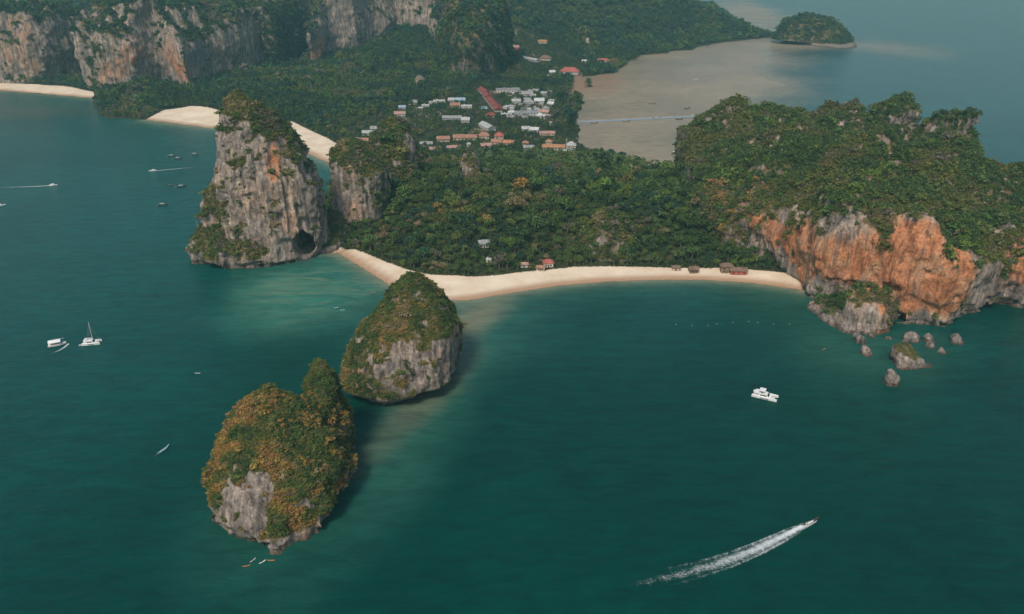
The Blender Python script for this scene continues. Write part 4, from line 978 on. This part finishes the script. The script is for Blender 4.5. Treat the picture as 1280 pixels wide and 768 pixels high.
longtail(1012, 654.5, heading(900, 695, 1012, 654.5), "dark longtail boat speeding right with a long white wake", M_DARKHULL, False, sc=0.95)
MF = "boats lying on the mudflat by the pier"
for px, py, r, l, hm, c in [(842, 192, .9, "dark boat with a white canopy on the mudflat near the headland", M_DARKHULL, True), (846, 181, .1, "dark boat just above the white canopied one on the mudflat", M_DARKHULL, False), (815, 130, .1, "dark boat on the mudflat above the pier's middle", M_WOODHULL, False),
                            (859, 136, .5, "dark boat above the pier's right part", M_DARKHULL, False), (869, 100, .1, "pale boat far out over the mudflat", M_CANVAS, True), (743, 154.6, .2, "wooden boat at the pier's shore end", M_WOODHULL, False), (783, 152.6, .25, "wooden boat moored left of the pier's middle", M_WOODHULL, False),
                            (813, 149, .25, "dark boat moored behind the pier's middle", M_DARKHULL, False), (821, 148.6, .25, "dark boat moored behind the pier just right of its middle", M_DARKHULL, True), (849, 149.6, .2, "dark boat moored in front of the pier's right part", M_DARKHULL, False), (866, 146, .25, "dark boat moored behind the pier by the headland", M_WOODHULL, True)]:
    longtail(px, py, r, l, hm, c, MF, sc=1.15)
def kayak(px, py, rot, label, mat, group="kayaks on the water"):
    e = boat_root("kayak", px, py, rot, label, "kayak", group, 0.8)
    b = []
    for i in range(9):
        t = i / 8; w_ = .42 * math.sin(math.pi * (0.06 + .88 * t)) ** .8; up = .25 * (2 * t - 1) ** 4
        b.append([(-2.1 + 4.2 * t, -w_, .25 + up), (-2.1 + 4.2 * t, 0, -.05 + up), (-2.1 + 4.2 * t, w_, .25 + up), (-2.1 + 4.2 * t, 0, .34 + up)])
    link("hull", shared(("kyh", mat.name), lambda: MB().loft(b).mesh("hull", mat)), parent=e)
    link("cockpit", shared(("kyc",), lambda: MB().loft([[(-.6, -.25, .31), (.5, -.22, .31), (.5, .22, .31), (-.6, .25, .31)], [(-.5, -.2, .42), (.4, -.17, .42), (.4, .17, .42), (-.5, .2, .42)]]).mesh("cockpit", M_SKIN)), parent=e)
    return e
for a in [(308, 708, .3, "orange kayak lowest left of four below the nearest islet", M_ORANGE), (316, 701, 1.0, "pale kayak second from left below the nearest islet", M_CANVAS), (328, 703, .8, "white kayak third from left below the nearest islet", M_WHITE), (339, 701, .0, "orange kayak rightmost of four below the nearest islet", M_ORANGE),
          (420, 385, .4, "white kayak on the pale shallows, left of two", M_WHITE), (428, 388, .1, "white kayak on the pale shallows, right of two", M_WHITE), (467, 366, .2, "orange kayak close to the left of the beach", M_ORANGE), (247, 467, 0, "white kayak alone left of the islets", M_WHITE), (1030, 437, .6, "orange kayak in front of the headland's scrubby toe", M_ORANGE)]: kayak(*a)
M_BUOY = plain("buoy", (0.35, 0.36, 0.33), 0.5)
for k in range(9):
    px = 845 + k * 17 + (k % 3) * 3; x, y = gnd(px, 406 + 2 * math.sin(k) - k * 0.3)
    e = empty("buoy", (x, y, 0), 0, label="small pale buoy in the line off the beach's right half", category="buoy", group="buoys in a line off the beach")
    link("float", shared(("buoyf",), lambda: MB().loft([[(r_ * math.cos(t), r_ * math.sin(t), z_) for t in [i * math.pi / 4 for i in range(8)]] for z_, r_ in ((-.3, .2), (0, .38), (.25, .34), (.4, .12))]).mesh("float", M_BUOY)), parent=e)
    link("ring", shared(("buoyr",), lambda: MB().tube([(0, 0, .35), (0, 0, .6)], .06, n=5).mesh("ring", M_STEEL)), parent=e)

# wakes: churned foam lying on the water
def wake(p0, p1, w0, w1, label, fade=1.0, mat=None, z=0.06, nl=60, nw=9, edge=0.35, lift=0.25):
    a, b = Vector((*gnd(*p0), 0)), Vector((*gnd(*p1), 0)); d = b - a; nrm = Vector((-d.y, d.x, 0)).normalized()
    V, Fm = [], []
    for i in range(nl + 1):
        t = i / nl; wv = w0 + (w1 - w0) * t ** .7; c = a + d * t + nrm * (wv * .25 * math.sin(t * 5))
        for j in range(nw):
            s = 2 * j / (nw - 1) - 1
            q = c + nrm * (s * wv / 2)
            core = math.exp(-(s / .5) ** 2)
            rim = math.exp(-((abs(s) - .68) / .17) ** 2) * edge * min(1, t * 5)
            f = (1.05 * core * (1 - t) ** 0.9 + rim * (1 - t * .8)) * fade * (1 - max(0, (t - .75) / .25)) - .45 * abs(s) ** 3 - 0.05 * t
            hgt = z + lift * max(0, f) * (1 - t) * (0.5 + 0.5 * random.random())
            V.append((q.x, q.y, hgt)); Fm.append(f)
    Q = [(i * nw + j, (i + 1) * nw + j, (i + 1) * nw + j + 1, i * nw + j + 1) for i in range(nl) for j in range(nw - 1)]
    me = mesh_np("wake", np.array(V), np.array(Q)); fattr(me, "foam", np.array(Fm))
    link("wake", me, mat or M_FOAM, kind="stuff", label=label)
wake((1018, 652), (725, 766), 4.2, 19, "long white foaming wake behind the speeding longtail boat", 1.0, nl=140, nw=21, lift=0.9, edge=0.72)
wake((1021, 651), (955, 668), 1.2, 2.0, "upper bow wave arm of the speeding longtail boat", 0.75, nl=40, lift=0.3)
wake((1021, 652), (975, 676), 1.2, 2.0, "lower bow wave arm of the speeding longtail boat", 0.6, nl=40, lift=0.3)
wake((193, 214), (274, 207), 3.0, 7, "thin white wake beside the tall stack", 0.95)
wake((65, 232.3), (-30, 235.5), 3.5, 8, "white wake at the picture's left edge", 1.0)
wake((70, 213), (-40, 217), 1.5, 12, "faint old wake above the white one at left", 0.45, M_FOAM_THIN)
wake((86, 430), (58, 447), 2.0, 7, "foam streak below the broad tour boat", 1.05)
wake((80, 423), (60, 424), 2.0, 4, "foam behind the far side of the broad tour boat", 0.7)
wake((270, 222), (215, 262), 3, 8, "faint old wake left of the tall stack", 0.2, M_FOAM_THIN)

# ------------------------------------------------------------------ vegetation
def crown_mesh(name, seed, n, lumps, size, flat=1.0, rad=0.42):
    r = np.random.default_rng(seed)
    L = []
    for k in range(lumps):
        a = 2.4 * k + r.uniform(-.5, .5); q = math.sqrt((k + .3) / lumps) * .62
        L.append((q * math.cos(a), q * math.sin(a), (.55 + r.uniform(-.22, .30) - .3 * q) * flat, rad * r.uniform(.75, 1.25)))
    L = np.array(L)
    w = L[:, 3] ** 2; pick = r.choice(len(L), n, p=w / w.sum())
    d = r.normal(size=(n, 3)); d[:, 2] = np.where(d[:, 2] < -.3, -d[:, 2], d[:, 2]); d /= np.linalg.norm(d, axis=1)[:, None]
    c = L[pick, :3] + d * (L[pick, 3] * r.uniform(.72, 1.05, n))[:, None] * np.array([1, 1, flat])
    nm = d + r.normal(size=(n, 3)) * .45; nm /= np.linalg.norm(nm, axis=1)[:, None]
    u = np.cross(nm, r.normal(size=(n, 3))); u /= np.linalg.norm(u, axis=1)[:, None]; v = np.cross(nm, u)
    s = size * r.uniform(.7, 1.35, n)[:, None]
    V = np.stack([c - u * s, c - v * s * .6 + nm * s * .12, c + u * s, c + v * s * .6 + nm * s * .12], 1).reshape(-1, 3)
    me = mesh_np(name, V, np.arange(4 * n).reshape(n, 4), smooth=False)
    fattr(me, "leaf_variation", r.uniform(0, 1, n), 'FACE'); me.materials.append(M_LEAF)
    return me
def trunk_mb(h, r, seed):
    rr = random.Random(seed); b = MB()
    top = (rr.uniform(-.6, .6), rr.uniform(-.6, .6), h)
    b.tube([(0, 0, -1), (top[0] * .4, top[1] * .4, h * .5), top], r, r * .55, 6)
    for k in range(4):
        a = k * 1.57 + rr.uniform(-.4, .4)
        b.tube([(top[0] * .7, top[1] * .7, h * .75), (top[0] + math.cos(a) * 1.6, top[1] + math.sin(a) * 1.6, h * 1.1), (top[0] + math.cos(a) * 2.6, top[1] + math.sin(a) * 2.6, h * 1.35)], r * .4, r * .12, 5)
    return b
def palm_mesh(seed):
    r = random.Random(seed); b = MB(); 
    for k in range(15):
        a = k * 2.4 + r.uniform(-.2, .2); up = r.uniform(-.1, .9); L = r.uniform(2.8, 3.8)
        pts = []
        for i in range(6):
            t = i / 5; rr = L * t * (1 - .12 * t); z = up * L * t * .7 - L * .75 * t * t * (1 - .35 * up)
            pts.append((rr * math.cos(a), rr * math.sin(a), z, .14 + .62 * math.sin(math.pi * min(1, .1 + t * .85))))
        px_, py_ = -math.sin(a), math.cos(a)
        base = len(b.v)
        for (x, y, z, w) in pts: b.v += [(x - px_ * w, y - py_ * w, z - w * .45), (x, y, z), (x + px_ * w, y + py_ * w, z - w * .45)]
        for i in range(5):
            q = base + 3 * i; b.f += [(q, q + 1, q + 4, q + 3), (q + 1, q + 2, q + 5, q + 4)]
    me = b.mesh("fronds", M_LEAF); fattr(me, "leaf_variation", np.random.default_rng(seed).uniform(0, 1, len(me.polygons)), 'FACE')
    return me
CROWNS = [crown_mesh("crown", 100 + i, 230, 7 + i % 3, .115, 1.0 + .12 * (i % 3)) for i in range(6)]
SHRUBS = [crown_mesh("shrub", 200 + i, 90, 4 + i % 3, .20, .8, .48) for i in range(5)]
FARC = [crown_mesh("far_crown", 300 + i, 95, 5 + i % 3, .18, 1.0, .45) for i in range(5)]
PALMS = [palm_mesh(400 + i) for i in range(3)]
TRUNKS = [trunk_mb(7.0, .35, i).mesh("trunk", M_BARK) for i in range(3)]
PALM_TRUNK = MB().tube([(0, 0, -1), (.2, 0, 4), (.7, .2, 8.6)], .28, .17, 6).mesh("palm_trunk", M_BARK)
def proto_collection(name, meshes):
    c = bpy.data.collections.new(name)
    for k, me in enumerate(meshes):
        o = bpy.data.objects.new("%s_%02d" % (name, k), me); c.objects.link(o)
    return c
C_TREE, C_SHRUB, C_FAR, C_PALM = proto_collection("tree_kinds", CROWNS), proto_collection("shrub_kinds", SHRUBS), proto_collection("far_kinds", FARC), proto_collection("palm_kinds", PALMS)
def scatter(name, P, S, T, coll, **props):
    """one mass of plants: P positions, S scales (n,3), T tints"""
    P = np.asarray(P, np.float32); n = len(P)
    if n == 0: return
    me = bpy.data.meshes.new(name); me.vertices.add(n); me.vertices.foreach_set("co", P.ravel())
    a = me.attributes.new("size", 'FLOAT_VECTOR', 'POINT'); a.data.foreach_set("vector", np.asarray(S, np.float32).ravel())
    a = me.attributes.new("turn", 'FLOAT_VECTOR', 'POINT')
    rot = np.zeros((n, 3), np.float32); rot[:, :2] = rng.normal(0, .12, (n, 2)); rot[:, 2] = rng.uniform(0, 6.28, n); a.data.foreach_set("vector", rot.ravel())
    fattr(me, "tint", np.concatenate([T, np.ones((n, 1))], 1), typ='FLOAT_COLOR')
    o = link(name, me, None, kind="stuff", **props)
    ng = bpy.data.node_groups.new(name, 'GeometryNodeTree')
    ng.interface.new_socket("Geometry", in_out='INPUT', socket_type='NodeSocketGeometry'); ng.interface.new_socket("Geometry", in_out='OUTPUT', socket_type='NodeSocketGeometry')
    gi, go = ng.nodes.new("NodeGroupInput"), ng.nodes.new("NodeGroupOutput")
    m2p = ng.nodes.new("GeometryNodeMeshToPoints"); iop = ng.nodes.new("GeometryNodeInstanceOnPoints"); ci = ng.nodes.new("GeometryNodeCollectionInfo")
    ci.inputs["Collection"].default_value = coll; ci.inputs["Separate Children"].default_value = True; ci.inputs["Reset Children"].default_value = True
    def na(nm, t='FLOAT_VECTOR'):
        q = ng.nodes.new("GeometryNodeInputNamedAttribute"); q.data_type = t; q.inputs["Name"].default_value = nm; return q.outputs["Attribute"]
    rv = ng.nodes.new("FunctionNodeRandomValue"); rv.data_type = 'INT'; rv.inputs["Min"].default_value = 0; rv.inputs["Max"].default_value = len(coll.objects) - 1
    rvo = [s for s in rv.outputs if s.type == 'INT'][0]
    for s in rv.inputs:
        if s.type == 'INT' and s.name == 'Max': s.default_value = len(coll.objects) - 1
        if s.type == 'INT' and s.name == 'Min': s.default_value = 0
    iop.inputs["Pick Instance"].default_value = True
    l = ng.links
    l.new(gi.outputs[0], m2p.inputs[0]); l.new(m2p.outputs[0], iop.inputs["Points"]); l.new(ci.outputs[0], iop.inputs["Instance"])
    l.new(rvo, iop.inputs["Instance Index"]); l.new(na("turn"), iop.inputs["Rotation"]); l.new(na("size"), iop.inputs["Scale"])
    l.new(iop.outputs[0], go.inputs[0])
    md = o.modifiers.new("scatter", 'NODES'); md.node_group = ng
    return o
TINT = {"dark": (.060, .098, .038), "mid": (.090, .140, .046), "olive": (.140, .155, .046), "bright": (.14, .205, .048), "gold": (.33, .22, .070), "rust": (.33, .19, .080), "straw": (.26, .21, .12), "grey": (.165, .145, .11), "blue": (.048, .095, .060)}
def tints(P, mix, seed, scale=22.0, jit=.10):
    """mix: list of (name, weight); neighbours tend to share a colour"""
    n = len(P); names = [m_[0] for m_ in mix]; w = np.array([m_[1] for m_ in mix], float); cw = np.cumsum(w / w.sum())
    u = fbm(P[:, 0] / scale, P[:, 1] / scale, P[:, 2] / scale, 2, seed)
    u = np.argsort(np.argsort(u)) / max(1, n)
    u = np.clip(u + rng.normal(0, jit, n), 0, .9999)
    k = np.searchsorted(cw, u)
    C = np.array([TINT[q] for q in names])[np.clip(k, 0, len(names) - 1)]
    return C * rng.uniform(.82, 1.2, (n, 1)) * (1 + rng.normal(0, .06, (n, 3))), k
def in_view(P, mx=90, my=120):
    u, v, d = proj(P[:, 0], P[:, 1], P[:, 2]); return (u > -mx) & (u < 1280 + mx) & (v > -my) & (v < 768 + my)

# ---- scrub on the rocks
MIX_DRY = [("rust", .8), ("gold", 2.6), ("straw", .8), ("olive", 3.8), ("mid", 1.6), ("dark", .9)]
MIX_ISL2 = [("straw", .7), ("gold", 1.0), ("olive", 4), ("mid", 2.6), ("dark", 1.0)]
MIX_HEAD = [("grey", .35), ("straw", .2), ("olive", 5.0), ("mid", 4.6), ("dark", 2.2), ("bright", .6)]
MIX_STACK = [("straw", .8), ("olive", 4), ("mid", 3), ("dark", 1.5), ("grey", .8)]
MIX_FAR = [("grey", .8), ("mid", 3), ("blue", 4), ("dark", 3)]
def rock_points(key, dens, thr=0.45):
    V, nrm, veg, vox = ROCKS[key]
    # sample vertices with probability following the scrub cover; vertices are about one voxel apart
    p = np.clip((veg - thr) / (1 - thr), 0, 1) * dens * vox * vox
    m = rng.random(len(V)) < np.minimum(p, 1)
    return V[m] + rng.normal(0, vox * .3, (m.sum(), 3)), nrm[m]
SPEC = {"A": (.95, .98, .5, MIX_DRY, "golden and green scrub covering the nearest islet", 7.0), "B": (.85, .92, .5, MIX_ISL2, "olive scrub covering the cone shaped islet", 9.0), "C": (.30, 1.5, .5, MIX_STACK, "olive scrub on the crown and ledges of the tall sea stack", 14.0),
        "D": (.24, 1.7, .5, MIX_STACK, "green scrub on the squat pillar", 14.0), "E": (.20, 2.0, .4, MIX_STACK, "scrub on the wooded pinnacle behind the squat pillar", 14.0), "P": (.20, 2.0, .4, MIX_STACK, "scrub on the pale rock spur in the wood", 14.0),
        "Q": (.26, 1.7, .4, MIX_STACK, "scrub on the low knoll behind the beach", 12.0), "K": (.13, 2.5, .4, MIX_HEAD, "dense green scrub and trees over the headland", 26.0), "FG": (.036, 4.4, .4, MIX_FAR, "blue green wood on top of the far left cliffs", 60.0),
        "H": (.036, 4.4, .4, MIX_FAR, "blue green wood on the far middle cliffs", 60.0), "I": (.03, 4.4, .35, MIX_FAR, "green cover on the overgrown tower", 60.0), "J": (.03, 4.4, .35, [("mid", 3), ("blue", 3), ("olive", 1)], "wood on the small far islet", 50.0), "bg": (.35, .8, .5, [("olive", 3), ("gold", 1)], "yellow green scrub on the largest boulder", 5.0)}
near = []
for key, (dens, rad, thr, mix, lab, sc) in SPEC.items():
    P, nr = rock_points(key, dens, thr)
    m = in_view(P); P, nr = P[m], nr[m]
    S = rad * rng.lognormal(0, .40, (len(P), 1)) * .92 * np.array([[1, 1, .85]]) * (1 + rng.normal(0, .1, (len(P), 3)))
    P[:, 2] -= S[:, 2] * .12
    T, k = tints(P, mix, 7 + len(key), sc)
    if key == "K":      # dry brownish scrub on the steep west slope
        dx_, dy_, dz_ = (P - np.array(at(905, 262, 655))).T
        g = 1 - sstep(.5, 1.2, np.sqrt((dx_ / 42) ** 2 + (dy_ / 75) ** 2 + (dz_ / 34) ** 2) + .3 * noise3(P[:, 0] / 9, P[:, 1] / 9, P[:, 2] / 9, 5))
        T2, _ = tints(P, [("straw", 2), ("rust", 1), ("gold", 1), ("olive", 3), ("grey", 1.5), ("mid", 2)], 4, 9.0)
        sw = rng.random(len(P)) < g * .85; T[sw] = T2[sw]
    if key == "A":      # its left and front are dry gold, the saddle behind is green
        g = sstep(-128, -88, P[:, 0] + .35 * (P[:, 1] - 318) + 9 * noise3(P[:, 0] / 9, P[:, 1] / 9, P[:, 2] / 9, 3))
        T2, k2 = tints(P, [("olive", 2), ("mid", 3), ("dark", 3), ("gold", .6)], 3, 8.0)
        sw = rng.random(len(P)) < g * sstep(22, 36, P[:, 2]); T[sw] = T2[sw]
    if key in ("A", "B"):
        vd = np.array([0, 0, CAM_H]) - P; vd /= np.linalg.norm(vd, axis=1)[:, None]
        face = (vd * nr).sum(1)
        cand = np.nonzero((face > .45))[0]
        big_ = cand[np.argsort(-S[cand, 0] / np.linalg.norm(P[cand] - np.array([0, 0, CAM_H]), axis=1))][:190 if key == "A" else 110]
        for i in big_: near.append((key, P[i], S[i], T[i]))
        kk = np.ones(len(P), bool); kk[big_] = False; P, S, T = P[kk], S[kk], T[kk]
    scatter("scrub", P, S, T, C_SHRUB if key not in ("FG", "H", "I", "J", "K") else C_FAR, label=lab)
def tint_word(T):
    d = [(sum((math.log(max(1e-4, a) / b)) ** 2 for a, b in zip(T, c)), n) for n, c in TINT.items()]
    return {"dark": "dark green", "mid": "green", "olive": "olive", "bright": "bright green", "gold": "golden", "rust": "rusty orange", "straw": "straw coloured", "grey": "greyish", "blue": "dark green"}[min(d)[1]]
for i, (key, p, s, t) in enumerate(near):
    w = tint_word(t); wh = "nearest islet" if key == "A" else "cone shaped islet"
    cx_, cy_, zt_ = (-108, 320, 38) if key == "A" else (-68, 434, 48)
    part_ = "on the top" if p[2] > zt_ else ("on the left flank" if p[0] < cx_ - 14 else ("on the right flank" if p[0] > cx_ + 14 else "on the seaward face"))
    if part_ != "on the top": part_ += ", high up" if p[2] > zt_ * .55 else ", low down"
    sz_ = "large" if s[0] > (2.3 if key == "A" else 2.1) else "small"
    o = link("shrub", SHRUBS[i % 5], label="%s %s shrub %s of the %s" % (sz_, w, part_, wh) if "," not in part_ else "%s %s shrub %s of the %s, %s" % (sz_, w, part_.split(", ")[0], wh, part_.split(", ")[1]), category="shrub", group="%s shrubs on the %s" % (w, wh))
    o.location = p; o.scale = s; o.rotation_euler = (0, 0, i * 1.7); o["tint"] = [float(q) for q in t]

# ---- the wood on the low land
def jitter_grid(x0, x1, y0, y1, s):
    a = np.arange(x0, x1, s); b = np.arange(y0, y1, s)
    X, Y = np.meshgrid(a, b); P = np.stack([X.ravel(), Y.ravel()], 1)
    return P + rng.uniform(-.48, .48, P.shape) * s
def place(P, edge=1.5):
    x, y = P[:, 0].astype(np.float32), P[:, 1].astype(np.float32)
    sh = poly_sd(LAND, x, y); ok = sh > edge
    for b in BEACHES + [MUDBANK]: ok &= poly_sd(b, x, y) < -0.8
    v = np.full(len(P), -999, np.float32)
    for b in VILLAGE: v = np.maximum(v, poly_sd(b, x, y))
    for (fx, fy, fl, fh) in FOOT:
        L = fl * .5 + (1.5 if fy > 900 else 0.5); near_ = L + (2 if fy > 900 else 3)      # gardens open in front of the houses
        dx = np.abs(x - fx); dy = y - fy
        ok &= ~((dx < L) & (dy > -near_) & (dy < L))
    return ok, v, sh
P2 = jitter_grid(-330, 330, 560, 960, 5.5)
ok, v, sh = place(P2)
P2, v = P2[ok], v[ok]
P3 = np.column_stack([P2, ground_z(P2[:, 0], P2[:, 1])])
iv = in_view(P3, 60, 60); P3, v = P3[iv], v[iv]
dens_n = fbm(P3[:, 0] / 40, P3[:, 1] / 40, P3[:, 0] * 0, 2, 61)
S1 = 3.2 * rng.lognormal(0, .30, len(P3)) * np.where(rng.random(len(P3)) < .09, 1.65, 1.0) * (1 + .15 * dens_n)
# the wood stands lower towards the village and the mudflat shore
S1 *= np.where(P3[:, 1] > 880, .72, 1.0)
palm = (rng.random(len(P3)) < np.where((P3[:, 1] > 820) & (P3[:, 0] > -60), .45, .03)) & (S1 < 5)
MIX_WOOD = [("straw", .15), ("olive", 1.3), ("grey", .25), ("mid", 5.2), ("dark", 3.4), ("blue", 2.4), ("bright", 1.2)]
T, _ = tints(P3, MIX_WOOD, 71, 30.0)
# dry yellow crowns in the low wood left of centre
yl = np.exp(-((P3[:, 0] - gnd(560, 300)[0]) ** 2 / 45 ** 2 + (P3[:, 1] - gnd(560, 297)[1]) ** 2 / 22 ** 2)) * .8
Ty, _ = tints(P3, [("gold", .5), ("olive", 3.4), ("straw", 1.6), ("mid", 1)], 73, 10.0)
sw = rng.random(len(P3)) < yl; T[sw] = Ty[sw]
dist = np.linalg.norm(P3 - np.array([0, 0, CAM_H]), axis=1)
order = np.argsort(dist - 6 * S1)
SHD = -np.maximum(poly_sd(BEACHES[0], P3[:, 0], P3[:, 1]), -999)
solo = [i for i in order if not palm[i]][:300]
solo_p = [i for i in sorted(np.nonzero(palm)[0], key=lambda q: -P3[q, 1])][:90] + [i for i in np.nonzero(palm)[0]][:20]
for i in solo:
    p, s, t = P3[i], S1[i], T[i]; w = tint_word(t)
    u_ = proj(*p)[0]
    zone = ["the beach's left tip", "the cone shaped islet", "the white bungalow", "the red hipped roof", "the low rock knoll", "the sand right of the knoll", "the thatched huts", "the orange cliff's left end"][int(np.searchsorted([480, 560, 630, 715, 800, 850, 915], u_))]
    row_ = "sand edge" if SHD[i] < 7 else ("second rank" if SHD[i] < 18 else "deeper in the wood")
    sz_ = "large" if s > 4.6 else ("small" if s < 3.5 else "middling")
    e = empty("broadleaf_tree", p, float(rng.uniform(0, 6.28)), label="%s %s tree behind %s, %s" % (sz_, w, zone, row_), category="tree", group="broadleaf trees behind %s" % zone)
    hh = s * 1.15
    tr = link("trunk", TRUNKS[i % 3], parent=e); tr.scale = (s / 4, s / 4, hh / 7)
    cr = link("crown", CROWNS[i % 6], parent=e); cr.location = (0, 0, hh * .55); cr.scale = (s, s, s * rng.uniform(.95, 1.25)); cr["tint"] = [float(q) for q in t]
for n_, i in enumerate(solo_p):
    p = P3[i]; hsc = float(rng.uniform(.85, 1.25))
    u_ = proj(*p)[0]
    zone = "in the wood behind the beach" if p[1] < 860 else ["below the left bungalows", "below the terracotta rows", "below the orange villa wing", "at the mudflat's near corner", "along the mudflat's near shore", "between the mudflat and the headland"][int(np.searchsorted([560, 640, 705, 760, 820], u_))]
    e = empty("palm_tree", p, float(rng.uniform(0, 6.28)), label="%s green coconut palm standing %s" % ("tall" if hsc > 1.05 else "short", zone), category="palm tree", group="coconut palms %s" % zone)
    e.scale = (hsc,) * 3
    link("trunk", PALM_TRUNK, parent=e)
    cr = link("fronds", PALMS[i % 3], parent=e); cr.location = (.7, .2, 8.5); cr["tint"] = [float(q) for q in np.array(TINT["mid"]) * rng.uniform(.7, 1.2)]
rest = np.ones(len(P3), bool); rest[solo] = False; rest[palm] = False
Pr = P3[rest].copy(); Sr = S1[rest]
Pr[:, 2] += Sr * .6
scatter("wood", Pr, np.stack([Sr, Sr, Sr * rng.uniform(.95, 1.35, len(Sr))], 1), T[rest], C_TREE, label="dense mixed green wood between the beach and the village")
pr = palm.copy(); pr[solo_p] = False
Pp = P3[pr].copy(); Pp[:, 2] += 8.0
Tp = np.tile(np.array(TINT["mid"]), (len(Pp), 1)) * rng.uniform(.7, 1.2, (len(Pp), 1))
scatter("palm_grove", Pp, np.ones((len(Pp), 3)) * rng.uniform(.9, 1.2, (len(Pp), 1)), Tp, C_PALM, label="coconut palms too many to count along the mudflat edge")
# undergrowth along the wood's front edge and between the trunks
Pu = jitter_grid(-330, 330, 560, 760, 4.2); ok, _, sh = place(Pu, 1.0); Pu = Pu[ok]
Pu = np.column_stack([Pu, ground_z(Pu[:, 0], Pu[:, 1])]); Pu = Pu[in_view(Pu, 40, 40)]
Su = 1.7 * rng.lognormal(0, .3, len(Pu)); Tu, _ = tints(Pu, [("mid", 3), ("dark", 3), ("olive", 1.5)], 81, 15.0)
scatter("undergrowth", Pu, np.stack([Su, Su, Su], 1), Tu, C_SHRUB, label="low green undergrowth at the edge of the wood behind the sand")
# village gardens and the far woods
P2 = jitter_grid(-1250, 500, 940, 1900, 7.6)
ok, v, sh = place(P2, 3.0)
ok &= (v < 0) | (rng.random(len(P2)) < .95)
P2, v = P2[ok], v[ok]
P3f = np.column_stack([P2, ground_z(P2[:, 0], P2[:, 1])]); iv = in_view(P3f, 60, 60); P3f, v = P3f[iv], v[iv]
Sf = 4.6 * rng.lognormal(0, .28, len(P3f)) * np.where(v > -25, .5, 1.0) * np.where((P3f[:, 1] < 1180) & (P3f[:, 0] > -250), .75, 1.0)
Tf, _ = tints(P3f, [("grey", .35), ("olive", 1.1), ("mid", 4), ("blue", 4), ("dark", 3)], 75, 55.0)
P3f[:, 2] += Sf * .45
scatter("far_wood", P3f, np.stack([Sf, Sf, Sf * rng.uniform(.95, 1.4, len(Sf))], 1), Tf, C_FAR, label="blue green wood around the village and below the far cliffs")
P2 = jitter_grid(-1700, 950, 1890, 3300, 13.0); ok, v, sh = place(P2, 6.0); P2 = P2[ok]
Ph = np.column_stack([P2, ground_z(P2[:, 0], P2[:, 1])]); Ph = Ph[in_view(Ph, 60, 160)]
Sh = 8.0 * rng.lognormal(0, .25, len(Ph)); Th, _ = tints(Ph, [("mid", 3), ("blue", 5), ("dark", 3), ("olive", .6)], 76, 90.0)
Ph[:, 2] += Sh * .25
scatter("hill_forest", Ph, np.stack([Sh, Sh, Sh], 1), Th, C_FAR, label="blue green forest covering the far hills")
# small garden trees squeezed between the village houses
P2 = jitter_grid(-260, 140, 1000, 1760, 5.2); ok, v, sh = place(P2, 3.0); ok &= (v > -10) & (rng.random(len(P2)) < .75); P2 = P2[ok]
Pg = np.column_stack([P2, ground_z(P2[:, 0], P2[:, 1])]); Sg = 2.0 * rng.lognormal(0, .35, len(Pg)); Tg, _ = tints(Pg, [("olive", 1), ("mid", 4), ("blue", 4), ("dark", 3)], 79, 20.0)
scatter("garden_trees", Pg, np.stack([Sg, Sg, Sg * 1.3], 1), Tg, C_FAR, label="small garden trees squeezed between the village houses")
# the big dark round tree and a few companions at the village edge
for px, py, s, lab in [(702, 128, 11, "big dark round tree between the white roofs and the mud bank"), (712, 140, 8, "dark tree right below the big round one"), (697, 150, 8, "dark tree above the tiny pale slanting roof"), (714, 158, 8, "dark tree on the shore at the pier's left end")]:
    x, y = gnd(px, py, 5); z = float(ground_z(np.array([x]), np.array([y]))[0])
    e = empty("broadleaf_tree", (x, y, z), 0.4, label=lab, category="tree")
    tr = link("trunk", TRUNKS[0], parent=e); tr.scale = (s / 4, s / 4, s * .9 / 7)
    cr = link("crown", CROWNS[int(px) % 6], parent=e); cr.location = (0, 0, s * .45); cr.scale = (s, s, s * 1.1); cr["tint"] = [.018, .045, .022]

# ------------------------------------------------------------------ haze
_b = MB().box(-9500, 9500, -700, 15500, -6, 262)
hz = link("haze", _b.mesh("haze"), kind="stuff", label="thin pale blue haze over the whole bay")
m = bpy.data.materials.new("haze"); m.use_nodes = True
nd = m.node_tree.nodes; nd.remove(nd["Principled BSDF"])
pv = nd.new("ShaderNodeVolumePrincipled"); pv.inputs["Density"].default_value = HAZE_DENSITY
pv.inputs["Color"].default_value = (*HAZE_COLOR, 1); pv.inputs["Anisotropy"].default_value = 0.2
m.node_tree.links.new(pv.outputs[0], nd["Material Output"].inputs["Volume"])
hz.data.materials.append(m)
